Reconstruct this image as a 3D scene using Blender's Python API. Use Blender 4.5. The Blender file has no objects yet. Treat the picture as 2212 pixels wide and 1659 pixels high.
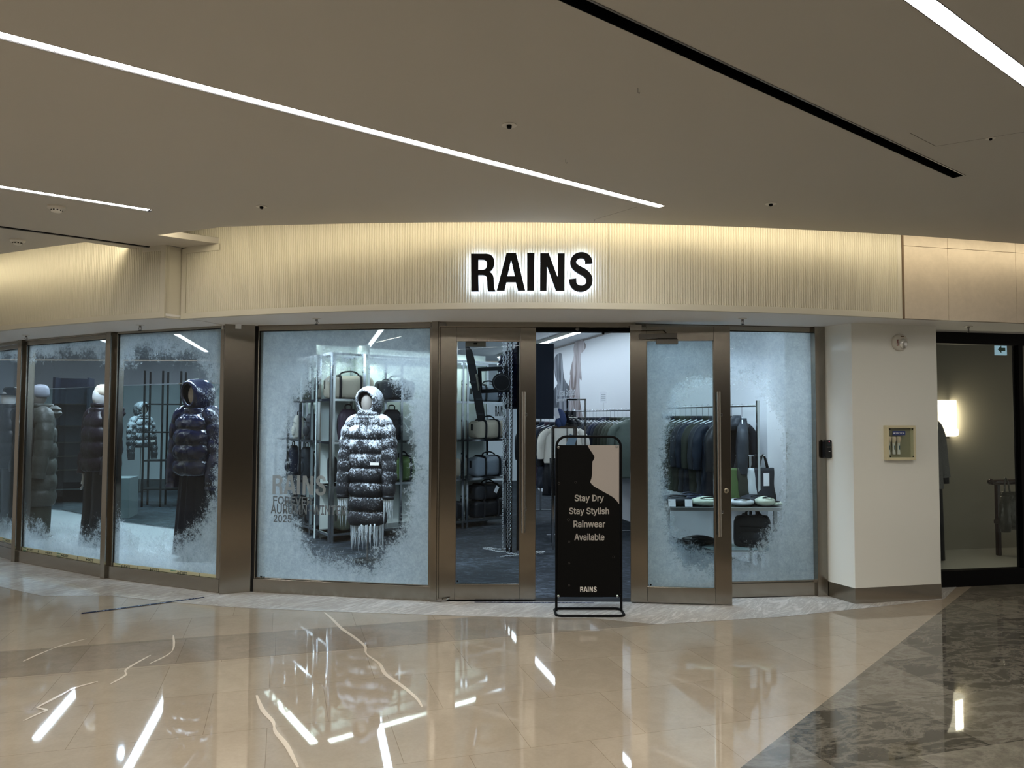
import bpy, math, random
from mathutils import Vector, Matrix, noise
from mathutils.geometry import tessellate_polygon
random.seed(7)
SC = bpy.context.scene
COL = SC.collection
# ---------------------------------------------------------------- camera, world, exposure
FPX, CX, CY, H = 1650.0, 1106.0, 829.5, 1.6
CAMR = Matrix.Rotation(math.radians(92.5), 3, 'X') @ Matrix.Rotation(math.radians(0.22), 3, 'Z')
cd = bpy.data.cameras.new('camera'); cam = bpy.data.objects.new('camera', cd); COL.objects.link(cam)
cd.sensor_width = 36; cd.lens = FPX / 2212 * 36; cd.clip_end = 200
cam.matrix_world = Matrix.Translation((0, 0, H)) @ CAMR.to_4x4()
SC.camera = cam
W = bpy.data.worlds.new('world'); SC.world = W; W.use_nodes = True
W.node_tree.nodes['Background'].inputs[0].default_value = (0.95, 0.88, 0.78, 1)
W.node_tree.nodes['Background'].inputs[1].default_value = 0.25
vs = SC.view_settings
vs.view_transform = 'Standard'; vs.look = 'None'; vs.exposure = 0.33; vs.gamma = 1.0; vs.use_curve_mapping = False
STRIP = 44.0
def area(name, loc, direction, sx, sy, power, col, spread=180):
    ld = bpy.data.lights.new(name, 'AREA'); ld.shape = 'RECTANGLE'; ld.size = sx; ld.size_y = sy
    ld.energy = power; ld.color = col; ld.spread = math.radians(spread)
    o = bpy.data.objects.new(name, ld); COL.objects.link(o)
    o.location = loc
    o.rotation_euler = Vector(direction).to_track_quat('-Z', 'Y').to_euler()
    return o
def spot(name, loc, target, power, col, ang=50, size=.03):
    ld = bpy.data.lights.new(name, 'SPOT'); ld.energy = power; ld.color = col
    ld.spot_size = math.radians(ang); ld.spot_blend = .6; ld.shadow_soft_size = size
    o = bpy.data.objects.new(name, ld); COL.objects.link(o); o.location = loc
    o.rotation_euler = (Vector(target) - Vector(loc)).to_track_quat('-Z', 'Y').to_euler()
    return o
COOL = (0.68, 0.83, 1.0)
ROWS = [((1.9, 9.0), (-.30, 17.5)), ((-1.35, 9.2), (-3.4, 17.2)), ((-4.9, 9.9), (-6.5, 16.2)), ((-6.7, 11.0), (-7.8, 15.2))]
for (a, b) in ROWS:
    ln = math.dist(a, b)
    o = area('shop_row_light', ((a[0]+b[0])/2, (a[1]+b[1])/2, 2.95), (0, 0, -1), .1, ln, (3.2 if a[0] > 1 else 6.0 if a[0] > -2 else 17.0)*ln, COOL)
    o.rotation_euler = (0, 0, math.atan2(b[1]-a[1], b[0]-a[0]) - math.pi/2)
# display spots behind the frosted windows
spot('display_spot_light', (-1.95, 7.25, 2.9), (-1.7, 8.55, 1.2), 170, (.82, .9, 1), 60)
spot('display_spot_light', (-3.9, 7.85, 2.9), (-3.25, 8.0, 1.5), 42, (.62, .72, 1), 55)
spot('display_spot_light', (-3.4, 9.6, 2.9), (-3.4, 8.2, 1.4), 90, (.6, .8, 1), 70)
spot('display_spot_light', (-5.2, 10.4, 2.9), (-5.0, 9.0, 1.3), 90, (.6, .8, 1), 70)
spot('display_spot_light', (-5.2, 8.6, 2.9), (-4.8, 8.9, 1.4), 34, (.75, .85, 1), 55)
spot('display_spot_light', (-5.9, 9.2, 2.9), (-5.95, 9.6, 1.4), 70, (.75, .85, 1), 55)
# added fill lights without fixtures, brightening the back of the frost
area('frost_fill_light', (-1.45, 7.15, 2.92), (0, -.25, -1), 1.5, .08, 46, COOL)
area('frost_fill_light', (2.0, 7.15, 2.92), (0, -.25, -1), 1.5, .08, 46, COOL)
o = area('frost_fill_light', (-4.0, 7.98, 2.92), (0, 0, -1), 3.0, .08, 70, COOL); o.rotation_euler = (0, 0, -.5)
# ---------------------------------------------------------------- pixel -> place
def ray(px, py): return CAMR @ Vector(((px-CX)/FPX, -(py-CY)/FPX, -1))
def onz(px, py, z=0.0):
    d = ray(px, py); t = (z-H)/d.z; return Vector((d.x*t, d.y*t, z))
def ony(px, py, y):
    d = ray(px, py); t = y/d.y; return Vector((d.x*t, y, d.z*t+H))
def frame(p0, p1, z=0.0):
    """local x from p0 to p1, y away from the mall, z up; returns matrix, length"""
    dx, dy = p1[0]-p0[0], p1[1]-p0[1]; a = math.atan2(dy, dx)
    return Matrix.Translation((p0[0], p0[1], z)) @ Matrix.Rotation(a, 4, 'Z'), math.hypot(dx, dy)
def onf(px, py, M, y=0.0):
    """pixel -> (x, z) in the local plane y of frame M"""
    Mi = M.inverted(); o = Mi @ Vector((0, 0, H)); d = Mi.to_3x3() @ ray(px, py)
    t = (y-o.y)/d.y; q = o+d*t; return (q.x, q.z)
# ---------------------------------------------------------------- mesh builder
class MB:
    def __init__(s): s.v = []; s.f = []; s.mi = []
    def add(s, vs, fs, m=0, M=None):
        b = len(s.v)
        for p in vs:
            p = Vector(p); s.v.append(M @ p if M is not None else p)
        for f in fs: s.f.append([b+i for i in f]); s.mi.append(m)
        return s
    def box(s, x0, x1, y0, y1, z0, z1, m=0, M=None):
        return s.add([(x0,y0,z0),(x1,y0,z0),(x1,y1,z0),(x0,y1,z0),(x0,y0,z1),(x1,y0,z1),(x1,y1,z1),(x0,y1,z1)],
              [(3,2,1,0),(4,5,6,7),(0,1,5,4),(1,2,6,5),(2,3,7,6),(3,0,4,7)], m, M)
    def loft(s, rings, m=0, caps=True, closed=False, M=None):
        n = len(rings[0]); vs = [p for r in rings for p in r]; fs = []
        k = len(rings)
        for i in range(k if closed else k-1):
            a, b = i*n, ((i+1) % k)*n
            for j in range(n):
                j2 = (j+1) % n; fs.append((a+j, a+j2, b+j2, b+j))
        if caps and not closed:
            fs.append(tuple(range(n-1, -1, -1))); fs.append(tuple((k-1)*n+j for j in range(n)))
        return s.add(vs, fs, m, M)
    def tube(s, pts, r, n=10, m=0, closed=False, flat=1.0, M=None, up=None, caps=True):
        pts = [Vector(p) for p in pts]; k = len(pts); rings = []; prev = None
        for i, p in enumerate(pts):
            if closed: t = pts[(i+1) % k]-pts[i-1]
            else: t = pts[min(i+1, k-1)]-pts[max(i-1, 0)]
            t.normalize()
            if up is not None: ref = Vector(up)
            elif prev is None: ref = Vector((0, 0, 1)) if abs(t.z) < .9 else Vector((0, 1, 0))
            else: ref = prev
            a = ref - t*ref.dot(t)
            if a.length < 1e-5: a = Vector((1, 0, 0)) - t*t.x
            a.normalize(); b = t.cross(a); prev = a
            rr = r[i] if isinstance(r, (list, tuple)) else r
            rings.append([p + a*math.cos(2*math.pi*j/n)*rr*flat + b*math.sin(2*math.pi*j/n)*rr for j in range(n)])
        return s.loft(rings, m, caps, closed, M)
    def ell(s, c, r, nu=20, nv=12, m=0, M=None):
        rings = []
        for i in range(1, nv):
            th = math.pi*i/nv
            rings.append([(c[0]+r[0]*math.sin(th)*math.cos(2*math.pi*j/nu), c[1]+r[1]*math.sin(th)*math.sin(2*math.pi*j/nu), c[2]-r[2]*math.cos(th)) for j in range(nu)])
        vs = [p for q in rings for p in q]; fs = []
        for i in range(len(rings)-1):
            for j in range(nu):
                j2 = (j+1) % nu; fs.append((i*nu+j, i*nu+j2, (i+1)*nu+j2, (i+1)*nu+j))
        b = len(vs); vs += [(c[0], c[1], c[2]-r[2]), (c[0], c[1], c[2]+r[2])]
        for j in range(nu):
            j2 = (j+1) % nu; fs.append((b, j2, j)); e = (len(rings)-1)*nu; fs.append((b+1, e+j, e+j2))
        return s.add(vs, fs, m, M)
    def lathe(s, prof, n=20, m=0, M=None):
        return s.loft([[(r*math.cos(2*math.pi*j/n), r*math.sin(2*math.pi*j/n), z) for j in range(n)] for r, z in prof], m, True, False, M)
    def prism(s, poly, y0, y1, holes=(), m=0, M=None, axis='y'):
        """polygon in local x,z extruded in y (axis y) or in x,y extruded in z (axis z)"""
        loops = [list(poly)] + [list(h) for h in holes]
        flat = [p for l in loops for p in l]
        tris = tessellate_polygon([[Vector((p[0], p[1], 0)) for p in l] for l in loops])
        mk = (lambda p, d: (p[0], d, p[1])) if axis == 'y' else (lambda p, d: (p[0], p[1], d))
        n = len(flat); vs = [mk(p, y0) for p in flat] + [mk(p, y1) for p in flat]; fs = []
        for t in tris:
            a, b, c = [flat[i] for i in t]
            ccw = (b[0]-a[0])*(c[1]-a[1])-(b[1]-a[1])*(c[0]-a[0]) > 0
            t = tuple(t) if ccw else tuple(reversed(t))
            # ccw in (x,z) faces -y ; ccw in (x,y) faces +z
            if axis == 'y': fs.append(t); fs.append(tuple(i+n for i in reversed(t)))
            else: fs.append(tuple(reversed(t))); fs.append(tuple(i+n for i in t))
        b = 0
        for li, l in enumerate(loops):
            k = len(l); ar = sum(l[i][0]*l[(i+1) % k][1]-l[(i+1) % k][0]*l[i][1] for i in range(k))
            flip = (ar > 0) ^ (li > 0) ^ (axis != 'y')
            for i in range(k):
                q = (b+i, b+(i+1) % k, b+(i+1) % k+n, b+i+n)
                fs.append(tuple(reversed(q)) if flip else q)
            b += k
        return s.add(vs, fs, m, M)
    def build(s, name, mats, parent=None, M=None, smooth=False, bevel=0.0, sub=0, auto=None):
        me = bpy.data.meshes.new(name); me.from_pydata([tuple(p) for p in s.v], [], s.f)
        if not isinstance(mats, (list, tuple)): mats = [mats]
        for m in mats: me.materials.append(m)
        for p, i in zip(me.polygons, s.mi): p.material_index = i; p.use_smooth = smooth
        me.update()
        if smooth and auto:
            me.set_sharp_from_angle(angle=math.radians(auto))
        o = bpy.data.objects.new(name, me); COL.objects.link(o)
        if parent is not None: o.parent = parent
        if M is not None: o.matrix_local = M
        if bevel:
            b = o.modifiers.new('b', 'BEVEL'); b.width = bevel; b.segments = 2; b.limit_method = 'ANGLE'
        if sub:
            b = o.modifiers.new('s', 'SUBSURF'); b.levels = sub; b.render_levels = sub
        return o
def tag(o, label=None, cat=None, group=None, kind=None):
    if label: o['label'] = label
    if cat: o['category'] = cat
    if group: o['group'] = group
    if kind: o['kind'] = kind
    return o
def thing(name, label, cat, M=None, group=None):
    o = bpy.data.objects.new(name, None); COL.objects.link(o); o.empty_display_size = .1
    if M is not None: o.matrix_world = M
    return tag(o, label, cat, group)
def TR(x, y, z, rz=0, s=1.0): return Matrix.Translation((x, y, z)) @ Matrix.Rotation(rz, 4, 'Z') @ Matrix.Scale(s, 4)
def struct(o): o['kind'] = 'structure'; return o
def copy_tree(o, parent=None):
    c = o.copy(); COL.objects.link(c); c.parent = parent
    for ch in list(o.children): copy_tree(ch, c)
    return c
# ---------------------------------------------------------------- materials
def N(nt, t, **k):
    n = nt.nodes.new('ShaderNode'+t)
    for a, b in k.items():
        if a in n.inputs.keys() if isinstance(a, str) else False: n.inputs[a].default_value = b
        else: setattr(n, a, b)
    return n
def pmat(name, col, rough=.5, metal=0.0, spec=.5, coat=0.0, var=0.0, vscale=8.0, bump=0.0, bscale=40.0, sheen=0.0, stretch=(1,1,1), emit=None, es=0.0, trans=0.0):
    m = bpy.data.materials.new(name); m.use_nodes = True; nt = m.node_tree; p = nt.nodes['Principled BSDF']
    p.inputs['Base Color'].default_value = (*col, 1); p.inputs['Roughness'].default_value = rough
    p.inputs['Metallic'].default_value = metal; p.inputs['Specular IOR Level'].default_value = spec
    p.inputs['Coat Weight'].default_value = coat; p.inputs['Coat Roughness'].default_value = .05
    p.inputs['Sheen Weight'].default_value = sheen
    p.inputs['Transmission Weight'].default_value = trans
    if emit: p.inputs['Emission Color'].default_value = (*emit, 1); p.inputs['Emission Strength'].default_value = es
    if var or bump:
        tc = nt.nodes.new('ShaderNodeTexCoord'); mp = nt.nodes.new('ShaderNodeMapping'); mp.inputs['Scale'].default_value = stretch
        nt.links.new(tc.outputs['Object'], mp.inputs[0])
    if var:
        n = nt.nodes.new('ShaderNodeTexNoise'); n.inputs['Scale'].default_value = vscale; n.inputs['Detail'].default_value = 4
        nt.links.new(mp.outputs[0], n.inputs['Vector'])
        mx = nt.nodes.new('ShaderNodeMix'); mx.data_type = 'RGBA'
        mx.inputs[6].default_value = (*[c*(1-var) for c in col], 1); mx.inputs[7].default_value = (*[min(1, c*(1+var)) for c in col], 1)
        nt.links.new(n.outputs['Fac'], mx.inputs[0]); nt.links.new(mx.outputs[2], p.inputs['Base Color'])
    if bump:
        n = nt.nodes.new('ShaderNodeTexNoise'); n.inputs['Scale'].default_value = bscale; n.inputs['Detail'].default_value = 3
        nt.links.new(mp.outputs[0], n.inputs['Vector'])
        b = nt.nodes.new('ShaderNodeBump'); b.inputs['Strength'].default_value = bump; b.inputs['Distance'].default_value = .02
        nt.links.new(n.outputs['Fac'], b.inputs['Height']); nt.links.new(b.outputs[0], p.inputs['Normal'])
    return m
def emat(name, col, s):
    m = bpy.data.materials.new(name); m.use_nodes = True; nt = m.node_tree; nt.nodes.clear()
    e = nt.nodes.new('ShaderNodeEmission'); e.inputs[0].default_value = (*col, 1); e.inputs[1].default_value = s
    o = nt.nodes.new('ShaderNodeOutputMaterial'); nt.links.new(e.outputs[0], o.inputs[0]); return m
class G:
    """tiny helper to write node math"""
    def __init__(s, m): s.nt = m.node_tree
    def node(s, t, **k):
        n = s.nt.nodes.new('ShaderNode'+t)
        for a, b in k.items(): setattr(n, a, b)
        return n
    def put(s, sock, v):
        if isinstance(v, (int, float)): sock.default_value = v
        elif isinstance(v, tuple): sock.default_value = v
        else: s.nt.links.new(v, sock)
    def m(s, op, a, b=0.0, c=0.0, clamp=False):
        n = s.node('Math', operation=op, use_clamp=clamp); s.put(n.inputs[0], a); s.put(n.inputs[1], b); s.put(n.inputs[2], c); return n.outputs[0]
    def noise(s, vec, scale, detail=4, rough=.5, dist=0.0):
        n = s.node('TexNoise'); s.put(n.inputs['Vector'], vec); n.inputs['Scale'].default_value = scale
        n.inputs['Detail'].default_value = detail; n.inputs['Roughness'].default_value = rough; n.inputs['Distortion'].default_value = dist
        return n.outputs['Fac']
    def mix(s, f, a, b):
        n = s.node('Mix', data_type='RGBA'); s.put(n.inputs[0], f); s.put(n.inputs[6], a); s.put(n.inputs[7], b); return n.outputs[2]
    def smooth(s, x, lo, hi):
        n = s.node('MapRange', interpolation_type='SMOOTHSTEP'); s.put(n.inputs[0], x)
        n.inputs[1].default_value = lo; n.inputs[2].default_value = hi; n.inputs[3].default_value = 0; n.inputs[4].default_value = 1; return n.outputs[0]
def glass_mat(name='window glass', tint=(.93, .965, .96), ior=1.5, refl=1.0):
    m = bpy.data.materials.new(name); m.use_nodes = True; nt = m.node_tree; nt.nodes.clear(); g = G(m)
    t = g.node('BsdfTransparent'); t.inputs[0].default_value = (*tint, 1)
    gl = g.node('BsdfGlossy'); gl.inputs['Roughness'].default_value = .0; gl.inputs[0].default_value = (refl, refl, refl, 1)
    ge = g.node('NewGeometry'); dt = g.node('VectorMath', operation='DOT_PRODUCT'); g.put(dt.inputs[0], ge.outputs['Normal']); g.put(dt.inputs[1], ge.outputs['Incoming'])
    c = g.m('ABSOLUTE', dt.outputs['Value']); fr = g.m('MULTIPLY_ADD', g.m('POWER', g.m('SUBTRACT', 1.0, c), 5.0), .30, .012)
    mx = g.node('MixShader'); g.put(mx.inputs[0], fr); g.put(mx.inputs[1], t.outputs[0]); g.put(mx.inputs[2], gl.outputs[0])
    o = g.node('OutputMaterial'); g.put(o.inputs[0], mx.outputs[0]); return m
def frost_mat(name, cx, cz, rx, rz, lo=.72, hi=1.15, amp=.5, dens=.9, seed=0.0, col=(.74, .82, .92), pw=2.4):
    """printed frost: clear oval, crystals round its rim, solid white film beyond"""
    m = bpy.data.materials.new(name); m.use_nodes = True; nt = m.node_tree; nt.nodes.clear(); g = G(m)
    tc = g.node('TexCoord'); sp = g.node('SeparateXYZ'); g.put(sp.inputs[0], tc.outputs['Object'])
    off = g.node('VectorMath', operation='ADD'); g.put(off.inputs[0], tc.outputs['Object']); off.inputs[1].default_value = (seed, seed*.7, seed*1.3)
    v = off.outputs[0]
    ax = g.m('POWER', g.m('ABSOLUTE', g.m('DIVIDE', g.m('SUBTRACT', sp.outputs[0], cx), rx)), pw)
    az = g.m('POWER', g.m('ABSOLUTE', g.m('DIVIDE', g.m('SUBTRACT', sp.outputs[2], cz), rz)), pw)
    d = g.m('POWER', g.m('ADD', ax, az), 1/pw)
    big = g.noise(v, 3.5, 5, .65); d2 = g.m('ADD', d, g.m('MULTIPLY', g.m('SUBTRACT', big, .5), amp))
    base = g.smooth(d2, lo, hi)
    cry = g.noise(v, 62, 6, .9, .25); cry2 = g.noise(v, 15, 9, .86, .6)
    cr = g.m('ADD', g.m('MULTIPLY', cry, .5), g.m('MULTIPLY', cry2, .5))
    hc = g.m('MULTIPLY', g.m('SUBTRACT', cr, .5), 7.5)
    spk = g.m('MULTIPLY_ADD', g.m('ADD', g.m('MULTIPLY_ADD', base, 2.3, -1.25), hc), 2.6, .3, clamp=True)
    solid = g.smooth(base, .45, 1.0); rim = g.smooth(base, .0, .30)
    al = g.m('MULTIPLY', g.m('MAXIMUM', g.m('MULTIPLY', spk, g.m('MULTIPLY_ADD', solid, .30, .62)), g.m('MULTIPLY', solid, .90)), g.m('MULTIPLY', rim, dens), clamp=True)
    wc = g.mix(g.m('MULTIPLY_ADD', cr, 6.0, -2.5, clamp=True), (col[0]*.78, col[1]*.8, col[2]*.82, 1), (min(1, col[0]*1.2), min(1, col[1]*1.16), min(1, col[2]*1.12), 1))
    di = g.node('BsdfDiffuse'); g.put(di.inputs[0], wc)
    tl = g.node('BsdfTranslucent'); g.put(tl.inputs[0], wc)
    a = g.node('MixShader'); a.inputs[0].default_value = .62; g.put(a.inputs[1], di.outputs[0]); g.put(a.inputs[2], tl.outputs[0])
    tr = g.node('BsdfTransparent')
    b = g.node('MixShader'); g.put(b.inputs[0], al); g.put(b.inputs[1], tr.outputs[0]); g.put(b.inputs[2], a.outputs[0])
    o = g.node('OutputMaterial'); g.put(o.inputs[0], b.outputs[0]); return m
TILEROT = -math.atan2(1.136, 3.803)
def tile_mat(name, c1, c2, mortar, rough=.028, w=.615, h=.6, off=.5, ang=TILEROT, shift=(0, 0), vein=None, vs_=1.2, nv=.12, spec=.62, cloud=6.0, msize=.0016, vdist=2.2):
    m = bpy.data.materials.new(name); m.use_nodes = True; g = G(m); p = m.node_tree.nodes['Principled BSDF']
    tc = g.node('TexCoord'); mp = g.node('Mapping', vector_type='POINT'); g.put(mp.inputs[0], tc.outputs['Object'])
    mp.inputs['Rotation'].default_value = (0, 0, ang); mp.inputs['Location'].default_value = (shift[0], shift[1], 0)
    br = g.node('TexBrick'); br.offset = off; br.offset_frequency = 2; g.put(br.inputs['Vector'], mp.outputs[0])
    br.inputs['Scale'].default_value = 1; br.inputs['Brick Width'].default_value = w; br.inputs['Row Height'].default_value = h
    br.inputs['Mortar Size'].default_value = msize; br.inputs['Mortar Smooth'].default_value = .2; br.inputs['Bias'].default_value = 0
    br.inputs['Color1'].default_value = (*c1, 1); br.inputs['Color2'].default_value = (*c2, 1); br.inputs['Mortar'].default_value = (*mortar, 1)
    n1 = g.noise(mp.outputs[0], cloud, 6, .6, 1.0); n2 = g.noise(mp.outputs[0], cloud*9, 5, .65)
    f = g.m('ADD', g.m('MULTIPLY', n1, .6), g.m('MULTIPLY', n2, .4))
    mul = g.node('Mix', data_type='RGBA', blend_type='MULTIPLY'); mul.inputs[0].default_value = 1
    g.put(mul.inputs[6], br.outputs['Color'])
    g.put(mul.inputs[7], g.mix(g.smooth(f, .32, .68), (1-nv, 1-nv, 1-nv, 1), (1+nv, 1+nv, 1+nv, 1)))
    out = mul.outputs[2]
    if vein:
        st = g.node('Mapping'); g.put(st.inputs[0], mp.outputs[0]); st.inputs['Scale'].default_value = vein[2]; st.inputs['Rotation'].default_value = (0, 0, vein[3])
        vn = g.noise(st.outputs[0], vs_, 8, .7, vdist)
        ridge = g.m('SUBTRACT', 1.0, g.m('MULTIPLY', g.m('ABSOLUTE', g.m('SUBTRACT', vn, .5)), vein[4]), clamp=True)
        out = g.mix(g.m('MULTIPLY', ridge, vein[1], clamp=True), out, (*vein[0], 1))
    g.put(p.inputs['Base Color'], out); p.inputs['Roughness'].default_value = rough; p.inputs['Specular IOR Level'].default_value = spec
    return m
def brushed(name, col, rough=.3, axis='z'):
    m = bpy.data.materials.new(name); m.use_nodes = True; g = G(m); p = m.node_tree.nodes['Principled BSDF']
    p.inputs['Metallic'].default_value = 1; p.inputs['Base Color'].default_value = (*col, 1)
    tc = g.node('TexCoord'); mp = g.node('Mapping'); g.put(mp.inputs[0], tc.outputs['Object'])
    mp.inputs['Scale'].default_value = (420, 420, 2) if axis == 'z' else (2, 2, 420)
    p.inputs['Roughness'].default_value = rough
    n = g.noise(mp.outputs[0], 1, 2, .5)
    g.put(p.inputs['Base Color'], g.mix(n, (col[0]*.98, col[1]*.98, col[2]*.98, 1), (col[0]*1.02, col[1]*1.02, col[2]*1.02, 1)))
    p.inputs['Anisotropic'].default_value = .0
    return m
def snow_mat(name, dark=(.006, .0065, .010)):
    m = bpy.data.materials.new(name); m.use_nodes = True; g = G(m); p = m.node_tree.nodes['Principled BSDF']
    tc = g.node('TexCoord'); sp = g.node('SeparateXYZ'); g.put(sp.inputs[0], tc.outputs['Normal'])
    op = g.node('SeparateXYZ'); g.put(op.inputs[0], tc.outputs['Object'])
    n = g.noise(tc.outputs['Object'], 55, 6, .8); n2 = g.noise(tc.outputs['Object'], 9, 3, .5)
    hi = g.smooth(op.outputs[2], .75, 1.6)
    s = g.m('ADD', g.m('MULTIPLY', sp.outputs[2], .55), g.m('MULTIPLY', g.m('SUBTRACT', n, .5), 2.6))
    s = g.m('ADD', s, g.m('MULTIPLY', g.m('SUBTRACT', n2, .5), .9)); s = g.m('ADD', s, g.m('MULTIPLY', hi, .30))
    f = g.smooth(s, .20, .60)
    g.put(p.inputs['Base Color'], g.mix(f, (*dark, 1), (.82, .87, .95, 1)))
    g.put(p.inputs['Roughness'], g.m('MULTIPLY_ADD', f, .45, .32)); p.inputs['Specular IOR Level'].default_value = .3
    b = g.node('Bump'); b.inputs['Strength'].default_value = .7; b.inputs['Distance'].default_value = .015; g.put(b.inputs['Height'], g.m('ADD', n, f)); g.put(p.inputs['Normal'], b.outputs[0])
    return m
M_ = dict(
 steel=brushed('brushed bronze steel', (.33, .30, .255), .17),
 steelh=brushed('brushed bronze steel, horizontal grain', (.33, .30, .255), .20, 'x'),
 chrome=pmat('polished chrome', (.50, .52, .54), .12, 1), black=pmat('black paint', (.002, .002, .0025), .5, spec=.12), bar=pmat('satin stainless bar', (.42, .43, .43), .35, .7), handle=pmat('satin steel tube', (.46, .42, .37), .22, 1),
 satin=pmat('satin black powder coat', (.003, .003, .0035), .5, spec=.12), rubber=pmat('black rubber', (.01, .01, .01), .7),
 cream=pmat('cream lacquered panel', (.66, .63, .52), .5, var=.03, vscale=2), creamw=pmat('pale cream trim', (.62, .59, .49), .55),
 ceil=pmat('matt ceiling paint', (.53, .505, .455), .9, var=.02, vscale=1.5), soffit=pmat('soffit paint', (.78, .77, .75), .75),
 white=pmat('white wall paint', (.78, .81, .84), .8), wceil=pmat('white shop ceiling', (.8, .82, .84), .9),
 gwhite=pmat('glossy white panel', (.82, .82, .76), .09, coat=.6), stone=None,
 plastic=pmat('off white plastic', (.7, .67, .6), .4), beige=pmat('beige printed panel', (.40, .36, .33), .5),
 text=pmat('pale grey lettering', (.74, .70, .65), .5), glass=glass_mat(), paper=pmat('white paper', (.85, .87, .9), .6),
 red=pmat('red print', (.35, .04, .03), .5), navy=pmat('navy tape', (.010, .015, .05), .6, spec=.1), mlip=pmat('grey aluminium', (.22, .21, .2), .4, .6),
)
# text: the built-in face, thickened and fitted to a wanted width and height
try:
    FONT = bpy.data.fonts.load(bpy.utils.system_resource('DATAFILES', path='fonts') + '/Inter.woff2')
except Exception:
    FONT = None
def text_mesh(mb, s, x0, x1, z0, z1, y0, y1, m=0, M=None, bold=.018):
    cu = bpy.data.curves.new('t', 'FONT'); cu.body = s; cu.size = 1
    if FONT: cu.font = FONT
    cu.extrude = .5; cu.resolution_u = 3
    o = bpy.data.objects.new('t', cu); COL.objects.link(o)
    dg = bpy.context.evaluated_depsgraph_get(); me = bpy.data.meshes.new_from_object(o.evaluated_get(dg))
    vs_ = [v.co.copy() for v in me.vertices]; fs = [tuple(p.vertices) for p in me.polygons]
    bpy.data.objects.remove(o); bpy.data.curves.remove(cu); bpy.data.meshes.remove(me)
    ax, bx = min(v.x for v in vs_), max(v.x for v in vs_); ay, by = min(v.y for v in vs_), max(v.y for v in vs_)
    w_ = bold*.62*(bx-ax)/max(1, len(s))
    k = (x1-x0-2*0)/(bx-ax); kz = (z1-z0)/(by-ay); bb = bold*.9
    for i in range(8):
        q = 2*math.pi*i/8; ox, oz = bb*k*math.cos(q)*.62, bb*kz*math.sin(q)*.45
        mb.add([(x0+(v.x-ax)*k+ox, y1+(v.z+.5)*(y0-y1), z0+(v.y-ay)*kz+oz) for v in vs_], fs, m, M)
    return mb
def smoothline(pts, n=5):
    out = []; P = [Vector((*p, 0)) for p in pts]
    for i in range(len(P)-1):
        a, b, c, d = P[max(i-1, 0)], P[i], P[i+1], P[min(i+2, len(P)-1)]
        for k in range(n):
            t = k/n; q = .5*((2*b)+(c-a)*t+(2*a-5*b+4*c-d)*t*t+(-a+3*b-3*c+d)*t**3); out.append((q.x, q.y))
    out.append(tuple(pts[-1])); return out
def ribbon(line, w):
    L, R = [], []
    for i, p in enumerate(line):
        a = line[max(i-1, 0)]; b = line[min(i+1, len(line)-1)]; dx, dy = b[0]-a[0], b[1]-a[1]; l = math.hypot(dx, dy) or 1
        ww = (w[0]+(w[1]-w[0])*abs(math.sin(math.pi*i/(len(line)-1)*2))) / 2 if isinstance(w, tuple) else w/2
        L.append((p[0]-dy/l*ww, p[1]+dx/l*ww)); R.append((p[0]+dy/l*ww, p[1]-dx/l*ww))
    return L + R[::-1]
# RAINS wordmark outlines (x right, y down, cap height about 530)
_S = smoothline([(1900, 318), (1893, 268), (1862, 222), (1796, 201), (1728, 220), (1688, 268), (1684, 322), (1712, 368), (1768, 408), (1842, 450), (1892, 500), (1908, 556), (1893, 618), (1848, 658), (1788, 671), (1724, 654), (1684, 608), (1672, 534)], 5)
WORD = [
 ([(240,180),(455,180),(500,188),(540,212),(562,250),(571,300),(566,345),(550,385),(525,418),(500,434),(530,452),(552,482),(562,520),(566,580),(568,640),(574,675),(588,700),(588,707),(488,707),(478,690),(472,640),(468,560),(462,512),(445,487),(410,478),(344,478),(350,707),(246,707)],
  [[(344,262),(410,262),(440,270),(460,292),(467,328),(462,365),(445,395),(415,408),(344,410)]]),
 ([(742,170),(876,170),(1006,697),(902,697),(874,580),(742,580),(716,697),(606,697)], [[(806,265),(860,498),(754,498)]]),
 ([(1032,168),(1136,168),(1134,697),(1034,697)], []),
 ([(1216,174),(1336,174),(1462,510),(1464,176),(1560,176),(1558,700),(1438,700),(1312,350),(1308,700),(1214,700)], []),
 (ribbon(_S, (104, 84)), []),
]
def wordmark(mb, i, x0, x1, z0, z1, y0, y1, m=0, M=None):
    f = lambda p: (x0+(p[0]-240)/(1960-240)*(x1-x0), z1-(p[1]-160)/(712-160)*(z1-z0))
    o, h = WORD[i]; return mb.prism([f(p) for p in o], y0, y1, [[f(p) for p in q] for q in h], m, M)
# ================================================================= THE MALL: floor, ceiling, fascias
Cz = 3.03
M_['stone'] = tile_mat('honed beige stone cladding', (.62, .54, .44), (.59, .515, .425), (.3, .22, .15), rough=.45, w=3, h=3, nv=.07, cloud=2.5, spec=.3)
cream = tile_mat('polished cream marble', (.44, .375, .295), (.405, .34, .265), (.27, .215, .155), shift=(-.59+.03, -5.391), nv=.07)
creamd = tile_mat('polished darker beige marble', (.33, .28, .225), (.30, .255, .20), (.21, .17, .13), shift=(-.28, -5.391), nv=.10)
grey = tile_mat('polished grey brown marble', (.055, .05, .04), (.21, .192, .156), (.04, .035, .028), shift=(-.2, -5.391), nv=.22, cloud=7, vein=((.34, .31, .26), .40, (2.2, 4.5, 1), .3, 16.0), w=.9, msize=.0028, vdist=.5)
pale = tile_mat('polished pale veined marble', (.66, .645, .62), (.80, .785, .76), (.3, .28, .25), w=.9, h=1.7, ang=-.9, rough=.09, vein=((.33, .305, .28), .55, (1.2, 6.0, 1), .35, 8.0), nv=.10)
carpet = pmat('dark grey carpet tile', (.022, .027, .034), .8, var=.5, vscale=14, stretch=(1, 2.4, 1))
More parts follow.
